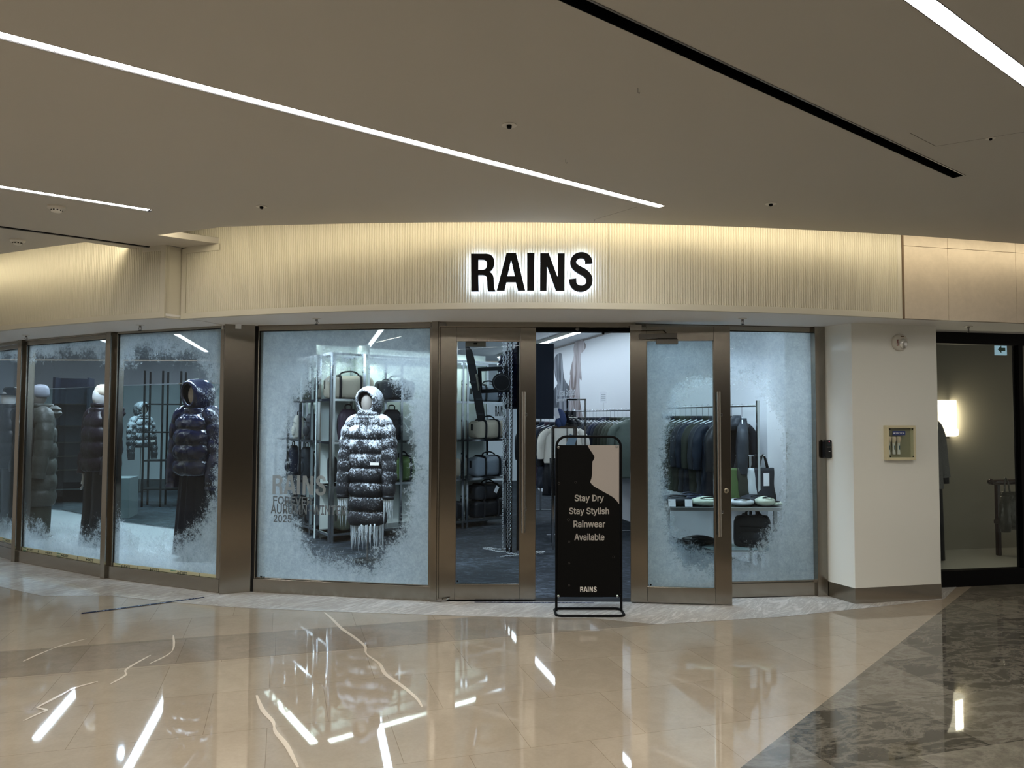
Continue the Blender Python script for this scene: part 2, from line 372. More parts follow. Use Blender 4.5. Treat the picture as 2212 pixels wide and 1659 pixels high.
def carpet_mat():
    m = bpy.data.materials.new('dark carpet tile with pale flecks'); m.use_nodes = True; g = G(m); p = m.node_tree.nodes['Principled BSDF']
    tc = g.node('TexCoord'); mp = g.node('Mapping'); g.put(mp.inputs[0], tc.outputs['Object']); mp.inputs['Scale'].default_value = (1, 2.6, 1); mp.inputs['Rotation'].default_value = (0, 0, .3)
    n = g.noise(mp.outputs[0], 5.5, 9, .8, 1.6); n2 = g.noise(tc.outputs['Object'], 1.1, 3)
    f = g.smooth(g.m('ADD', n, g.m('MULTIPLY', n2, .2)), .56, .78)
    g.put(p.inputs['Base Color'], g.mix(f, (.007, .010, .014, 1), (.085, .105, .13, 1))); p.inputs['Roughness'].default_value = .7; p.inputs['Specular IOR Level'].default_value = .2; return m
def flat(name, poly, z, mat, t=.001, holes=(), mb=None):
    b = MB(); b.prism(poly, z-t, z, holes, axis='z'); return struct(b.build(name, mat))
def P(px, py, z=0.0): v = onz(px, py, z); return (v.x, v.y)
facA = [P(474, 1285), P(541, 1279)]                                       # steel pier
Lf = [P(-130, 1165), P(35, 1213), P(228, 1249), P(474, 1281)]               # left bay line
e = Vector(Lf[0])-Vector(Lf[1]); Lf[0] = tuple(Vector(Lf[1])+e.normalized()*1.7)
Rf = [P(553, 1279), P(930, 1298), P(1157, 1299), P(1362, 1300), P(1785, 1287)]
u_ = Vector((.958, .286)); n_ = Vector((-.286, .958))
flat('floor', [(-9, -7), (8, -7), (8, 9.0), (-9, 11.5)], 0, cream, .05)
def un(u, n): q = u_*u+n_*n; return (q.x, q.y)
bA, bB = Vector(P(2059, 1299)), Vector(P(1600, 1659)); bd = (bB-bA).normalized()
gs = bA - bd*1.2
# darker row of marble next to the threshold border
nr = n_.dot(Vector(P(600, 1415.6)))
flat('floor_dark_row', [un(-9, nr), un(u_.dot(Vector(P(1700, 1328.5))), nr), un(2.0, nr+.6), un(-9, nr+.6)], .0012, creamd)
flat('floor_grey', [tuple(gs), tuple(bB+bd*9), (8, -7), (8, 9), (5, 9)], .0018, grey)
strip = [P(x, y) for x, y in ((0, 1268), (94, 1288), (240, 1287), (380, 1302), (500, 1312), (700, 1321), (1033, 1332), (1280, 1336), (1420, 1349), (1690, 1333), (1915, 1309))]
flat('floor_border', [(-8.5, 10.6), (-7.6, 8.9)] + strip + [P(2040, 1294), (4.6, 7.8), (3.0, 7.6), (0, 7.0), (-2.5, 7.2), (-5.2, 8.7), (-8, 10.9)], .0024, pale)
# white veins crossing the cream marble: thin inlaid calcite lines
vb = MB()
for pts, w in (([(740,160),(800,210),(880,290),(960,345),(1060,425),(1075,490),(1180,570),(1225,650),(1350,740),(1470,840),(1520,915)], .026),
               ([(200,820),(250,940),(330,1030),(350,1110),(440,1220),(530,1397)], .026),):
    ln = smoothline([P(500+a/3.687, 1280+b/3.687) for a, b in pts], 4)
    rb = ribbon(ln, (w*.4, w)); k = len(ln); b0 = [(p[0], p[1], .0022) for p in rb]
    vb.add(b0, [(i, i+1, 2*k-2-i, 2*k-1-i) for i in range(k-1)])
for pts, w in (([(185,550),(330,485),(500,420),(690,370)], .017), ([(290,920),(480,820),(600,760),(780,710)], .022), ([(880,730),(1000,660),(1010,610),(1200,500)], .019),
               ([(1190,570),(1370,470),(1380,340)], .015), ([(185,1025),(300,970),(370,940),(290,920)], .017)):
    ln = smoothline([P(a/3.687, 1280+b/3.687) for a, b in pts], 4); rb = ribbon(ln, (w*.4, w)); k = len(ln)
    vb.add([(p[0], p[1], .0022) for p in rb], [(i, i+1, 2*k-2-i, 2*k-1-i) for i in range(k-1)])
struct(vb.build('floor_vein', pmat('white calcite vein', (.78, .68, .56), .06)))
# carpet of the shop
shopf = [Lf[0], Lf[1], Lf[2], Lf[3], facA[1], Rf[0], Rf[1], Rf[2], Rf[3], Rf[4], (3.2, 7.0), (4.4, 7.9), (4.4, 19.5), (-14, 19.5), (-14, 12)]
flat('floor_shop', shopf, .004, carpet_mat())
# ---- ceiling with its recesses cut out
def Cc(px, py): return P(px, py, Cz)
edge = [Cc(x, y) for x, y in ((480, 490), (600, 486.5), (800, 482), (950, 480.3), (1106, 480), (1300, 482), (1500, 487), (1700, 494.5), (1950, 508), (2212, 527))]
edge = smoothline(edge, 4)
FP = [P(x, y, 2.42) for x, y in ((390, 689), (540, 682), (700, 675), (900, 668.5), (1100, 665.5), (1300, 667), (1500, 672), (1720, 679), (1950, 688))]
import numpy as np
pf = np.polyfit([p[0] for p in FP], [p[1] for p in FP], 3)
fy = lambda x: float(np.polyval(pf, x))
LFP = [P(x, y, 2.42) for x, y in ((0, 715), (150, 700), (250, 693), (357, 686))]
lf = np.polyfit([p[0] for p in LFP], [p[1] for p in LFP], 2); lfy = lambda x: float(np.polyval(lf, x))
LX = -7.6
led = [Cc(x, y) for x, y in ((0, 549), (100, 534), (185, 523))]
xL, xR = FP[0][0], FP[-1][0]; xLr = LFP[-1][0]
ceil_poly = [(-9, -7), (9, -7), (9, 7.9), (edge[-1][0]+2.5, edge[-1][1]+.55)] + edge[::-1] + [Cc(340, 508), Cc(475, 527), (Cc(480, 530)[0], fy(Cc(480, 530)[0])), (xL, fy(xL)), (xLr, lfy(xLr)), Cc(320, 543)] + led[::-1] + [(LX, lfy(LX)-.55), (-9, lfy(LX)-.3)]
def strip_poly(a, b, w, wl=0):
    a, b = Vector(a), Vector(b); d = (b-a).normalized(); n = Vector((-d.y, d.x))*w/2
    return [tuple(a-n), tuple(b-n), tuple(b+n), tuple(a+n)]
def mid(p, q): return ((p[0]+q[0])/2, (p[1]+q[1])/2)
la0, la1 = Vector(mid(Cc(0, 68), Cc(0, 84))), Vector(mid(Cc(1420, 449), Cc(1437, 445)))
ldir = (la1-la0).normalized()
def along(p, s): q = Vector(p)+ldir*s; return (q.x, q.y)
SLOTS = dict(
 A=(along(la0, -4.4), tuple(la1), .064), B=(along(mid(Cc(0, 401), Cc(0, 407)), -4.0), mid(Cc(322, 457), Cc(330, 453)), .064),
 D=(along(mid(Cc(1955, 0), Cc(2018, 0)), -6.5), along(mid(Cc(2212, 146), Cc(2212, 185)), 3.0), .066),
 E=((-3.0, -4.2), along((-3.0, -4.2), 7.5), .066), F=((1.2, -5.2), along((1.2, -5.2), 7.0), .066), K=(along(mid(Cc(1190, 0), Cc(1262, 0)), -5.2), mid(Cc(2060, 385), Cc(2082, 379)), .062))
holes = [strip_poly(a, b, w+.006) for a, b, w in SLOTS.values()]
cb = MB(); cb.prism(ceil_poly, Cz, Cz+.05, holes, axis='z'); struct(cb.build('ceiling', M_['ceil']))
cb = MB(); cb.prism([(-9.5, 4.5), (9.5, 4.5), (9.5, 9.5), (-9.5, 12.5)], 3.45, 3.5, axis='z'); struct(cb.build('ceiling_cove', M_['creamw']))
# return wall of the triangular recess at the left end of the cove
rr = MB(); a, b, c = Cc(340, 508), Cc(475, 527), (Cc(480, 530)[0], fy(Cc(480, 530)[0]))
# seam where the shutter runs
s0, s1 = Vector(Cc(-120, 472)), Vector(Cc(392, 542))
tb = MB()
for off, w, zz, mm in ((0, .012, Cz-.002, 0), (.022, .016, Cz-.006, 1), (.045, .010, Cz-.002, 0)):
    q = strip_poly(s0+Vector((0, off)), s1+Vector((0, off*.6)), w); tb.prism(q, zz-.004, Cz, axis='z', m=mm)
struct(tb.build('trim_1', [M_['satin'], M_['mlip']]))
sm = MB()
for q, w in (((1965, 287), (2022, 316)), .003), ((((2022, 316)), (2212, 285)), .0015), (((1285, 474), (1375, 447)), .002), (((1285, 474), (1284, 479)), .002):
    sm.prism(strip_poly(Cc(*q[0]), Cc(*q[1]), w), Cz-.0006, Cz, axis='z')
struct(sm.build('ceiling_seam', pmat('shadow gap paint', (.12, .11, .09), .8)))
# ---- light strips
lampm = emat('lit diffuser', (1, .95, .86), STRIP)
def light_strip(key, label, cuts):
    a, b, w = SLOTS[key]; M, L = frame(a, b, Cz)
    t = thing('ceiling_light', label, 'light', M, 'recessed light lines in the ceiling')
    h = MB(); h.box(-.002, L+.002, -w/2-.003, -w/2, -.001, .04); h.box(-.002, L+.002, w/2, w/2+.003, -.001, .04); h.box(L, L+.004, -w/2, w/2, -.001, .04); h.box(-.002, L, -w/2-.003, w/2+.003, .04, .044)
    h.build('housing', M_['satin'], t)
    xs = [0]+[max(0, min(L, (Vector(c)-Vector(a)).dot((Vector(b)-Vector(a)).normalized()))) for c in cuts]+[L-.012]
    for i in range(len(xs)-1):
        d = MB(); d.box(xs[i]+.0025, xs[i+1]-.0025, -w/2+.002, w/2-.002, .004, .02); d.build('diffuser', lampm, t)
    return t
light_strip('A', 'long recessed light line running to the middle of the ceiling above the sign', [along(Cc(122, 102), -2.0), Cc(122, 102), Cc(730, 265), Cc(1140, 375)])
light_strip('B', 'short recessed light line at the left edge near the round smoke detector', [along(Cc(0, 404), -1.5)])
light_strip('D', 'wide bright recessed light line crossing the top right corner', [along(Cc(2118, 98), -2.6), Cc(2118, 98)])
light_strip('E', 'recessed light line added behind the viewpoint for extra light', [along((-3.0, -4.2), 2.5), along((-3.0, -4.2), 5)])  # unseen strip, added to light the mall from behind the camera
light_strip('F', 'recessed light line added farthest behind the viewpoint for extra frontal light', [along((1.2, -5.2), 2.5), along((1.2, -5.2), 5)])  # second unseen strip, added to brighten surfaces facing the camera
a, b, w = SLOTS['K']; M, L = frame(a, b, Cz)
t = thing('air_slot', 'long black air slot cut diagonally into the ceiling', 'air vent', M)
h = MB(); h.box(0, L, -w/2, w/2, .055, .06); h.box(0, L, w/2-.002, w/2, -.001, .056); h.box(L-.002, L, -w/2, w/2, .0, .056); h.box(0, .002, -w/2, w/2, 0, .056); h.build('channel', M_['black'], t)
h = MB(); h.box(0, L, -w/2-.008, -w/2, -.003, .056); h.build('lip', M_['mlip'], t)
h = MB(); h.box(0, L, -.006, .006, .035, .055); h.build('blade', M_['satin'], t)
for cpx in ((1457, 106), (1805, 263), (1875, 292)):
    s_ = (Vector(Cc(*cpx))-Vector(a)).dot(Vector(b)-Vector(a))/L; h = MB(); h.box(s_-.004, s_+.004, -w/2+.001, w/2-.002, .02, .054); h.build('joint_clip', M_['satin'], t)
# ---- fluted fascias
def resample(fun, x0, x1, ds):
    n = max(2, int((x1-x0)/.005)); pts = [(x0+(x1-x0)*i/n, fun(x0+(x1-x0)*i/n)) for i in range(n+1)]
    L = [0]
    for i in range(n): L.append(L[-1]+math.dist(pts[i], pts[i+1]))
    k = max(1, round(L[-1]/ds)); out = []; j = 0
    for i in range(k+1):
        s = L[-1]*i/k
        while j < n-1 and L[j+1] < s: j += 1
        f = (s-L[j])/(L[j+1]-L[j]); out.append((pts[j][0]+(pts[j+1][0]-pts[j][0])*f, pts[j][1]+(pts[j+1][1]-pts[j][1])*f))
    return out
def curtain(mb, line, z0, z1, m=0):
    n = len(line); mb.add([(x, y, z0) for x, y in line]+[(x, y, z1) for x, y in line], [(i, i+1, n+i+1, n+i) for i in range(n-1)], m)
def offs(line, d):
    out = []
    for i, p in enumerate(line):
        a, b = line[max(i-1, 0)], line[min(i+1, len(line)-1)]; dx, dy = b[0]-a[0], b[1]-a[1]; l = math.hypot(dx, dy)
        out.append((p[0]+dy/l*d, p[1]-dx/l*d))
    return out
def flutes(fun, x0, x1, z0, z1, pitch=.0205, dep=.0095):
    base = resample(fun, x0, x1, pitch/6); o1 = []
    prof = [0, .62, .93, 1, .93, .62]
    nrm = offs(base, 1)
    for i, (p, q) in enumerate(zip(base, nrm)): k = prof[i % 6]*dep; o1.append((p[0]+(q[0]-p[0])*k, p[1]+(q[1]-p[1])*k))
    mb = MB(); curtain(mb, o1, z0, z1); return mb
def band(mb, fun, x0, x1, z0, z1, d0=-.004, d1=.014, m=0, ds=.06):
    l = resample(fun, x0, x1, ds); A, B = offs(l, d0), offs(l, d1); n = len(l)
    rings = [[(A[i][0], A[i][1], z0), (B[i][0], B[i][1], z0), (B[i][0], B[i][1], z1), (A[i][0], A[i][1], z1)] for i in range(n)]
    mb.loft(rings, m)
xf = lambda px: ony(px, 600, 6.2).x
fx0 = FP[0][0]; fl0 = fx0+.045; fl1 = xR-.045; xj = P(1315, 668, 2.42)[0]; xc = Cc(480, 530)[0]
flutes(fy, fl0, xj-.002, 2.462, 3.42).build('wall_front', M_['cream']).__setitem__('kind', 'structure')
flutes(fy, xj+.002, fl1, 2.462, 3.42).build('wall_front', M_['cream']).__setitem__('kind', 'structure')
bk = MB(); band(bk, fy, fx0, xR, 2.42, 3.45, -.03, -.006, 0); struct(bk.build('wall_front_backing', M_['creamw']))
tr = MB(); band(tr, fy, fx0, xR, 2.42, 2.466); band(tr, fy, fx0, fl0, 2.466, 3.02); band(tr, fy, fl0, xc+.01, 2.975, 3.03); band(tr, fy, fl1, xR, 2.466, 3.42)
struct(tr.build('trim_2', M_['creamw']))
lx1 = xLr
flutes(lfy, LX, lx1-.05, 2.462, 3.42).build('wall_left', M_['cream']).__setitem__('kind', 'structure')
bk = MB(); band(bk, lfy, LX, lx1, 2.42, 3.45, -.03, -.006); struct(bk.build('wall_left_backing', M_['creamw']))
tr = MB(); band(tr, lfy, LX, lx1, 2.42, 2.466); band(tr, lfy, lx1-.05, lx1, 2.466, 3.03); band(tr, lfy, lx1-.24, lx1-.05, 2.985, 3.03)
struct(tr.build('trim_3', M_['creamw']))
rc = MB(); M, L = frame((lx1-.005, lfy(lx1)+.01), (fx0+.01, fy(fx0)+.035)); rc.box(0, L, 0, .03, 2.42, Cz, M=M); struct(rc.build('wall_return', M_['creamw']))
# stone cladding to the right of the fluted fascia
sx0 = xR+.006; sA = (sx0, fy(xR)-.02); sB = P(2212, 698, 2.42); dS = (Vector(sB)-Vector(sA)).normalized(); sC = tuple(Vector(sA)+dS*4)
M, L = frame(sA, sC)
st = MB(); j1 = onf(2048, 600, M)[0]; j2 = onf(2195, 610, M)[0]; js = [0.012, j1, j2, j2+.62, j2+1.25, L]
zj = onf(2100, 540, M)[1]
for i in range(len(js)-1):
    for z0, z1 in ((2.42, zj), (zj, 3.42)): st.box(js[i]+.0015, js[i+1]-.0015, 0, .03, z0+.0015, z1-.0015)
struct(st.build('wall_right_cladding', M_['stone'], M=M, bevel=.001))
sb = MB(); sb.box(0, L, .028, .04, 2.42, 3.45); sb.box(-.004, .012, .0, .04, 2.42, 3.42); struct(sb.build('wall_right_backing', pmat('brown joint', (.16, .11, .07), .8), M=M))
# soffit between fascia and shopfront, two levels
main_s = [(x, y) for x, y in resample(fy, fx0, xR, .15)]
flat('soffit', main_s + [tuple(Vector(sA)+Vector((0, .03))), sC, (7.5, 8.9), (4.5, 7.9), (Rf[4][0]+.15, Rf[4][1]+.2), (Rf[3][0], Rf[3][1]+.15), (Rf[1][0], Rf[1][1]+.15), (facA[1][0], facA[1][1]+.2), (facA[0][0]-.02, facA[0][1]+.3), (fx0, fy(fx0)+.1)], 2.47, M_['soffit'], .03)
flat('soffit_left', resample(lfy, LX, lx1, .2) + [(fx0-.0, fy(fx0)+.02), (facA[0][0]+.05, facA[0][1]+.35), (Lf[3][0], Lf[3][1]+.2), (Lf[2][0]+.1, Lf[2][1]+.25), (Lf[1][0]+.1, Lf[1][1]+.25), (Lf[0][0]+.1, Lf[0][1]+.3)], 2.455, M_['soffit'], .02)
# bulkhead above the shopfront
bh = MB(); line = [Lf[0], Lf[1], Lf[2], Lf[3], facA[0], facA[1], Rf[1], Rf[2], Rf[3], Rf[4], (3.3, 7.15), (4.1, 7.5), (7.5, 8.4)]
for i in range(len(line)-1):
    M, L = frame(line[i], line[i+1]); bh.box(-.02, L+.02, .09, .14, 2.40, 3.45, M=M)
struct(bh.build('bulkhead', M_['white']))
# cove lights lying behind the lip of the ceiling
WARM = (1.0, .86, .60)
def cove(pts, pw, back=.012, z=Cz+.068):
    for i in range(len(pts)-1):
        a, b = Vector(pts[i]), Vector(pts[i+1]); L = (b-a).length
        if L < .01: continue
        d = (b-a)/L; n = Vector((-d.y, d.x))
        if n.y < 0: n = -n
        m_ = (a+b)/2 - n*back
        o = area('cove_light', (m_.x, m_.y, z), (n.x, n.y, -.9), L, .02, pw*L, WARM, 150)
        # long side along the lip
        zax = -Vector((n.x, n.y, -.9)).normalized(); xax = Vector((d.x, d.y, 0)); yax = zax.cross(xax)
        o.rotation_euler = Matrix((xax, yax, zax)).transposed().to_euler()
cove(edge[::6]+[edge[-1]], 1.55)
cove([edge[-1], (edge[-1][0]+2.4, edge[-1][1]+.53)], 1.55)
cove(led + [], 1.8); cove([(LX, lfy(LX)-.55), led[0]], 1.8); cove([led[-1], tuple(Vector(led[-1])*.3+Vector(Cc(320, 543))*.7)], 1.4)
cove([Cc(350, 508), edge[0]], 1.4)
# far side of the mall, behind the viewpoint (seen only in reflections)
wb = MB(); wb.box(-9, 9, -7.1, -7, 0, 3.1); struct(wb.build('wall_back', pmat('dark taupe wall', (.05, .042, .036), .5)))
# ================================================================= THE SHOPFRONT
TOP = 2.45
def glass_rect(M, gx0, gx1, gt, gb, yy=.03):
    """pixel edges of the glass -> local x0, x1, z0, z1"""
    mx, my = (gx0+gx1)/2, (gt+gb)/2
    return onf(gx0, my, M, yy)[0], onf(gx1, my, M, yy)[0], onf(mx, gb, M, yy)[1], onf(mx, gt, M, yy)[1]
def exit_tape(parent, x0, x1, z0, seq):
    h = .042; t = MB(); t.box(x0+.004, x1-.004, .0165, .0185, z0, z0+h)
    tp = t.build('exit_tape', pmat('photoluminescent tape', (.66, .66, .46), .5), parent)
    w = MB()
    for k, u in seq:
        u = x0+u*(x1-x0)
        if k == 'e' or k == 'g':
            w.prism([(u, z0+.021), (u+.018, z0+.036), (u+.014, z0+.024), (u+.034, z0+.024), (u+.034, z0+.018), (u+.014, z0+.018), (u+.018, z0+.006)], .0155, .0164, m=0)
            text_mesh(w, 'EXIT', u+.040, u+.125, z0+.009, z0+.033, .0155, .0164, 0, bold=.03)
            if k == 'g': w.box(u-.085, u-.012, .0155, .0164, z0+.030, z0+.038, 1); w.box(u-.085, u-.012, .0155, .0164, z0+.004, z0+.012, 1)
        else:
            w.ell((u, .016, z0+.031), (.005, .0005, .005), 8, 6, 0); w.box(u-.006, u+.006, .0155, .0164, z0+.014, z0+.025, 0); w.box(u-.014, u+.014, .0155, .0164, z0+.005, z0+.008, 0)
    w.build('tape_print', [pmat('dark green print', (.02, .05, .03), .5), pmat('green print', (.12, .30, .20), .5)], tp)
def window(n, p0, p1, gl, frost, top=TOP, base=.165, left=None, right=None, head=True):
    M, L = frame(p0, p1); x0, x1, z0, z1 = gl if not callable(gl) else gl(M)
    f = MB(); e = .055
    f.box(0, L, -.012, .085, 0, .125)                                # plinth
    f.box(0, L, .000, .085, .125, z0-.010); f.box(0, L, .010, .085, z0-.010, z0)  # stepped sill
    f.box(0, L, -.012, .085, z1+.045, top-.002); f.box(0, L, .000, .085, z1, z1+.045)
    f.box(0, x0, .0, .085, z0-.01, z1+.05); f.box(x1, L, .0, .085, z0-.01, z1+.05)
    w = struct(f.build(n, M_['steelh'], M=M, bevel=.0025))
    g = MB(); g.box(x0-.004, x1+.004, .022, .030, z0-.004, z1+.004); g.build('pane', M_['glass'], w)
    gk = MB(); gk.box(x0, x0+.006, .016, .022, z0, z1); gk.box(x1-.006, x1, .016, .022, z0, z1); gk.box(x0, x1, .016, .022, z1-.006, z1); gk.build('gasket', M_['rubber'], w)
    if frost:
        q = MB(); q.add([(x0, .0325, z0), (x1, .0325, z0), (x1, .0325, z1), (x0, .0325, z1)], [(0, 1, 2, 3)])
        cx, cz, rx, rz, kw = frost; W_, H_ = x1-x0, z1-z0
        q.build('frost_film', frost_mat('frost print '+n, x0+cx*W_, z0+cz*H_, rx*W_, rz*H_, **kw), w)
    return w, M, (x0, x1, z0, z1)
# right-hand display window, left-hand display window
w1, M1, g1 = window('window_1', P(548, 1279), P(943, 1299), lambda M: glass_rect(M, 559, 929, 712, 1255), (.54, .47, .44, .47, dict(lo=.50, hi=1.10, amp=.40, seed=3.1)))
w2, M2, g2 = window('window_2', (Rf[3][0]+.03, Rf[3][1]+.045), P(1786, 1286), lambda M: glass_rect(M, 1395, 1762, 715, 1256), (.46, .46, .42, .44, dict(lo=.52, hi=1.10, amp=.40, seed=8.7)))
# left bay: three panes, frost at head and foot only
w3, M3, g3 = window('window_3', Lf[2], Lf[3], lambda M: glass_rect(M, 253, 477, 716, 1238), (.40, .52, .66, .45, dict(lo=.50, hi=1.22, amp=.45, seed=14.2, dens=.88)), top=2.45)
w4, M4, g4 = window('window_4', Lf[1], Lf[2], lambda M: glass_rect(M, 57, 228, 740, 1204), (.5, .53, 1.1, .46, dict(lo=.55, hi=1.2, amp=.42, seed=21.9, dens=.88)), top=2.44)
w5, M5, g5 = window('window_5', Lf[0], Lf[1], lambda M: (.05, frame(Lf[0], Lf[1])[1]-.035, .175, 2.35), (.5, .54, 1.1, .45, dict(lo=.66, hi=1.2, amp=.38, seed=31.9, dens=.85)), top=2.435)
exit_tape(w3, g3[0], g3[1], g3[2]-.002, [('g', .085), ('p', .255), ('e', .37), ('g', .635), ('p', .845)])
exit_tape(w4, g4[0], g4[1], g4[2]-.002, [('g', .07), ('p', .22), ('e', .315), ('g', .52), ('p', .72), ('e', .82)])
exit_tape(w5, g5[0], g5[1], g5[2]-.002, [('g', .80), ('p', .93)])
# lettering applied to the left-hand display window
gm = bpy.data.materials.new('grey vinyl lettering'); gm.use_nodes = True; nt = gm.node_tree; g = G(gm)
p = nt.nodes['Principled BSDF']; p.inputs['Base Color'].default_value = (.36, .42, .46, 1); p.inputs['Roughness'].default_value = .6
tr_ = g.node('BsdfTransparent'); mx = g.node('MixShader'); mx.inputs[0].default_value = .55
g.put(mx.inputs[1], tr_.outputs[0]); g.put(mx.inputs[2], p.outputs[0]); g.put(nt.nodes['Material Output'].inputs[0], mx.outputs[0])
vl = MB()
def pxr(M, x0, y0, x1, y1, yy=.02): a = onf(x0, y1, M, yy); b = onf(x1, y0, M, yy); return a[0], b[0], a[1], b[1]
a = pxr(M1, 588, 1027.5, 704.5, 1068)
for i in range(5): wordmark(vl, i, a[0], a[1], a[2], a[3], .0205, .0215)
for s, r in (('FOREVER', (590, 1074, 673.5, 1089)), ('AURUMN-WINTER', (585, 1093.5, 748, 1109)), ('2025', (591, 1113, 629.5, 1127.5))):
    a = pxr(M1, *r); text_mesh(vl, s, a[0], a[1], a[2], a[3], .0205, .0215, bold=.03)
vl.build('vinyl_lettering', gm, w1)
# posts and pier
def post(n, p, q, d0, d1, z1, mat='steel'):
    M, L = frame(p, q); b = MB(); b.box(0, L, d0, d1, 0, z1); return struct(b.build(n, M_[mat], M=M, bevel=.004))
post('trim_4', facA[0], facA[1], 0, .22, 2.455)
M, L = frame(facA[1], Rf[0]); b = MB(); b.box(-.01, L+.02, .03, .12, 0, 2.46); struct(b.build('trim_11', M_['rubber'], M=M))
post('trim_5', P(943, 1299), P(946.5, 1299), -.03, .12, 2.452)
a = P(930, 1298.5); post('trim_6', a, P(944, 1299), -.035, .10, 2.452)
for n, c, tp in (('trim_7', Lf[2], 2.452), ('trim_8', Lf[1], 2.442)):
    dv = (Vector(Lf[3])-Vector(Lf[1])).normalized()*.032
    post(n, tuple(Vector(c)-dv), tuple(Vector(c)+dv), -.04, .12, tp)
# door head over the opening
M, L = frame(P(930, 1298.5), (Rf[3][0]+.05, Rf[3][1]))
b = MB(); b.box(0, L, -.02, .12, 2.395, 2.452); b.box(.2, L, .01, .10, 2.36, 2.395, 1); struct(b.build('trim_9', [M_['steelh'], M_['satin']], M=M, bevel=.002))
b = MB(); b.box(.08, L+.02, -.01, .12, 0, .006); struct(b.build('threshold', M_['satin'], M=M))
a = P(1786, 1287); post('trim_10', P(1764, 1287.5), a, -.03, .11, 2.455)
# doors
def door(n, p0, p1, top=2.395, st=(.142, .138), rails=(.135, .125), th=.045, frost=None, lab=''):
    M, L = frame(p0, p1); f = MB(); z0 = .012
    f.box(0, st[0], 0, th, z0, top); f.box(L-st[1], L, 0, th, z0, top)
    f.box(st[0]+.0012, L-st[1]-.0012, 0, th, z0, z0+rails[0]); f.box(st[0]+.0012, L-st[1]-.0012, 0, th, top-rails[1], top)
    for xx in (st[0], L-st[1]-.008): f.box(xx, xx+.008, .004, th-.004, z0+rails[0], top-rails[1])
    d = struct(f.build(n, M_['steel'], M=M, bevel=.0022)); x0, x1, zz0, zz1 = st[0]+.008, L-st[1]-.008, z0+rails[0], top-rails[1]
    q = MB(); q.box(x0-.004, x1+.004, th/2-.004, th/2+.004, zz0-.004, zz1+.004); q.build('pane', M_['glass'], d)
    if frost:
        q = MB(); q.add([(x0, th/2+.006, zz0), (x1, th/2+.006, zz0), (x1, th/2+.006, zz1), (x0, th/2+.006, zz1)], [(0, 1, 2, 3)])
        cx, cz, rx, rz, kw = frost; q.build('frost_film', frost_mat('frost print '+n, x0+cx*(x1-x0), zz0+cz*(zz1-zz0), rx*(x1-x0), rz*(zz1-zz0), **kw), d)
    return d, M, L, (x0, x1, zz0, zz1)
def pull(d, M, px, pt, pb, mounts, side=1):
    x = onf(px, (pt+pb)/2, M, -.06)[0]; z1 = onf(px, pt, M, -.06)[1]; z0 = onf(px, pb, M, -.06)[1]
    h = MB(); h.tube([(x, -.06, z0), (x, -.06, z1)], .017, 14)
    o = h.build('pull_handle', M_['handle'], d, smooth=True, auto=40)
    for py in mounts:
        zz = onf(px, py, M, -.06)[1]; m = MB(); m.box(x-.006, x+.030*side, -.066, .002, zz-.013, zz+.013); m.build('handle_mount', M_['chrome'], o, bevel=.002)
d1_, MD1, LD1, gd1 = door('door_1', P(946.5, 1298.5), P(1156.5, 1299))
pull(d1_, MD1, 1131, 846, 1151, (896, 1100))
d2_, MD2, LD2, gd2 = door('door_2', P(1362.5, 1303.5), P(1582, 1309.5), frost=(.88, .46, .80, .45, dict(lo=.50, hi=1.1, amp=.42, seed=5.3)))
pull(d2_, MD2, 1553.5, 846, 1159, (896, 1106))
# mortice lock
lx, lz = onf(1569, 1060, MD2); l = MB(); Mq = Matrix.Translation((lx, 0, lz)) @ Matrix.Rotation(math.radians(90), 4, 'X'); l.lathe([(.022, 0), (.022, .004), (.016, .006), (.016, .003)], 20, M=Mq)
lk = l.build('lock', pmat('brass grey metal', (.5, .45, .35), .3, 1), d2_, smooth=True, auto=40); l = MB(); l.box(lx-.002, lx+.002, -.0075, -.005, lz-.009, lz+.009); l.build('keyhole', M_['black'], lk)
# surface door closer on the open leaf
def boxpx(mb, M, x0, y0, x1, y1, d0, d1, m=0): a = onf(x0, y1, M, d0); b = onf(x1, y0, M, d0); mb.box(a[0], b[0], d0, d1, a[1], b[1], m); return mb
cl = MB(); boxpx(cl, MD2, 1381, 720, 1463, 731.5, -.045, 0); c_ = cl.build('door_closer', M_['mlip'], d2_, bevel=.003)
cl = MB(); boxpx(cl, MD2, 1418, 732, 1465, 743, -.055, -.005); cl.build('closer_body', M_['mlip'], c_, bevel=.006)
cl = MB(); a = onf(1386, 712, MD2, -.03); b = onf(1434, 711, MD2, -.03); e = onf(1441, 718, MD2, -.03); cl.tube([(a[0], -.03, a[1]), (b[0], -.03, b[1]), (e[0], -.03, e[1])], .007, 8); cl.build('closer_arm', M_['mlip'], c_)
cl = MB(); boxpx(cl, MD2, 1361.5, 701, 1386, 713, -.02, .02); cl.build('top_pivot', pmat('worn aluminium', (.4, .38, .34), .4, .8), d2_, bevel=.003)
# closer behind the glass of the shut leaf
cl = MB(); boxpx(cl, MD1, 1005, 736, 1050, 748, .05, .10); c_ = cl.build('door_closer', M_['mlip'], d1_, bevel=.004)
cl = MB(); boxpx(cl, MD1, 1023, 740.5, 1031, 744, .046, .049); cl.build('closer_slot', M_['black'], c_)
for dd, MM, px_, nm in ((d1_, MD1, 952, 'bottom_pivot'),):
    x, z = onf(px_, 1292, MM); cl = MB(); cl.box(x-.035, x+.012, -.045, .01, .003, .022); cl.tube([(x-.02, -.045, .012), (x+.05, -.05, .02), (x+.075, -.02, .03)], .006, 8); cl.build(nm, M_['mlip'], dd, bevel=.002)
x, z = onf(957, 699, MD1); cl = MB(); cl.box(x-.03, x+.03, -.05, .01, 2.398, 2.43); cl.build('top_pivot', M_['mlip'], d1_, bevel=.003)
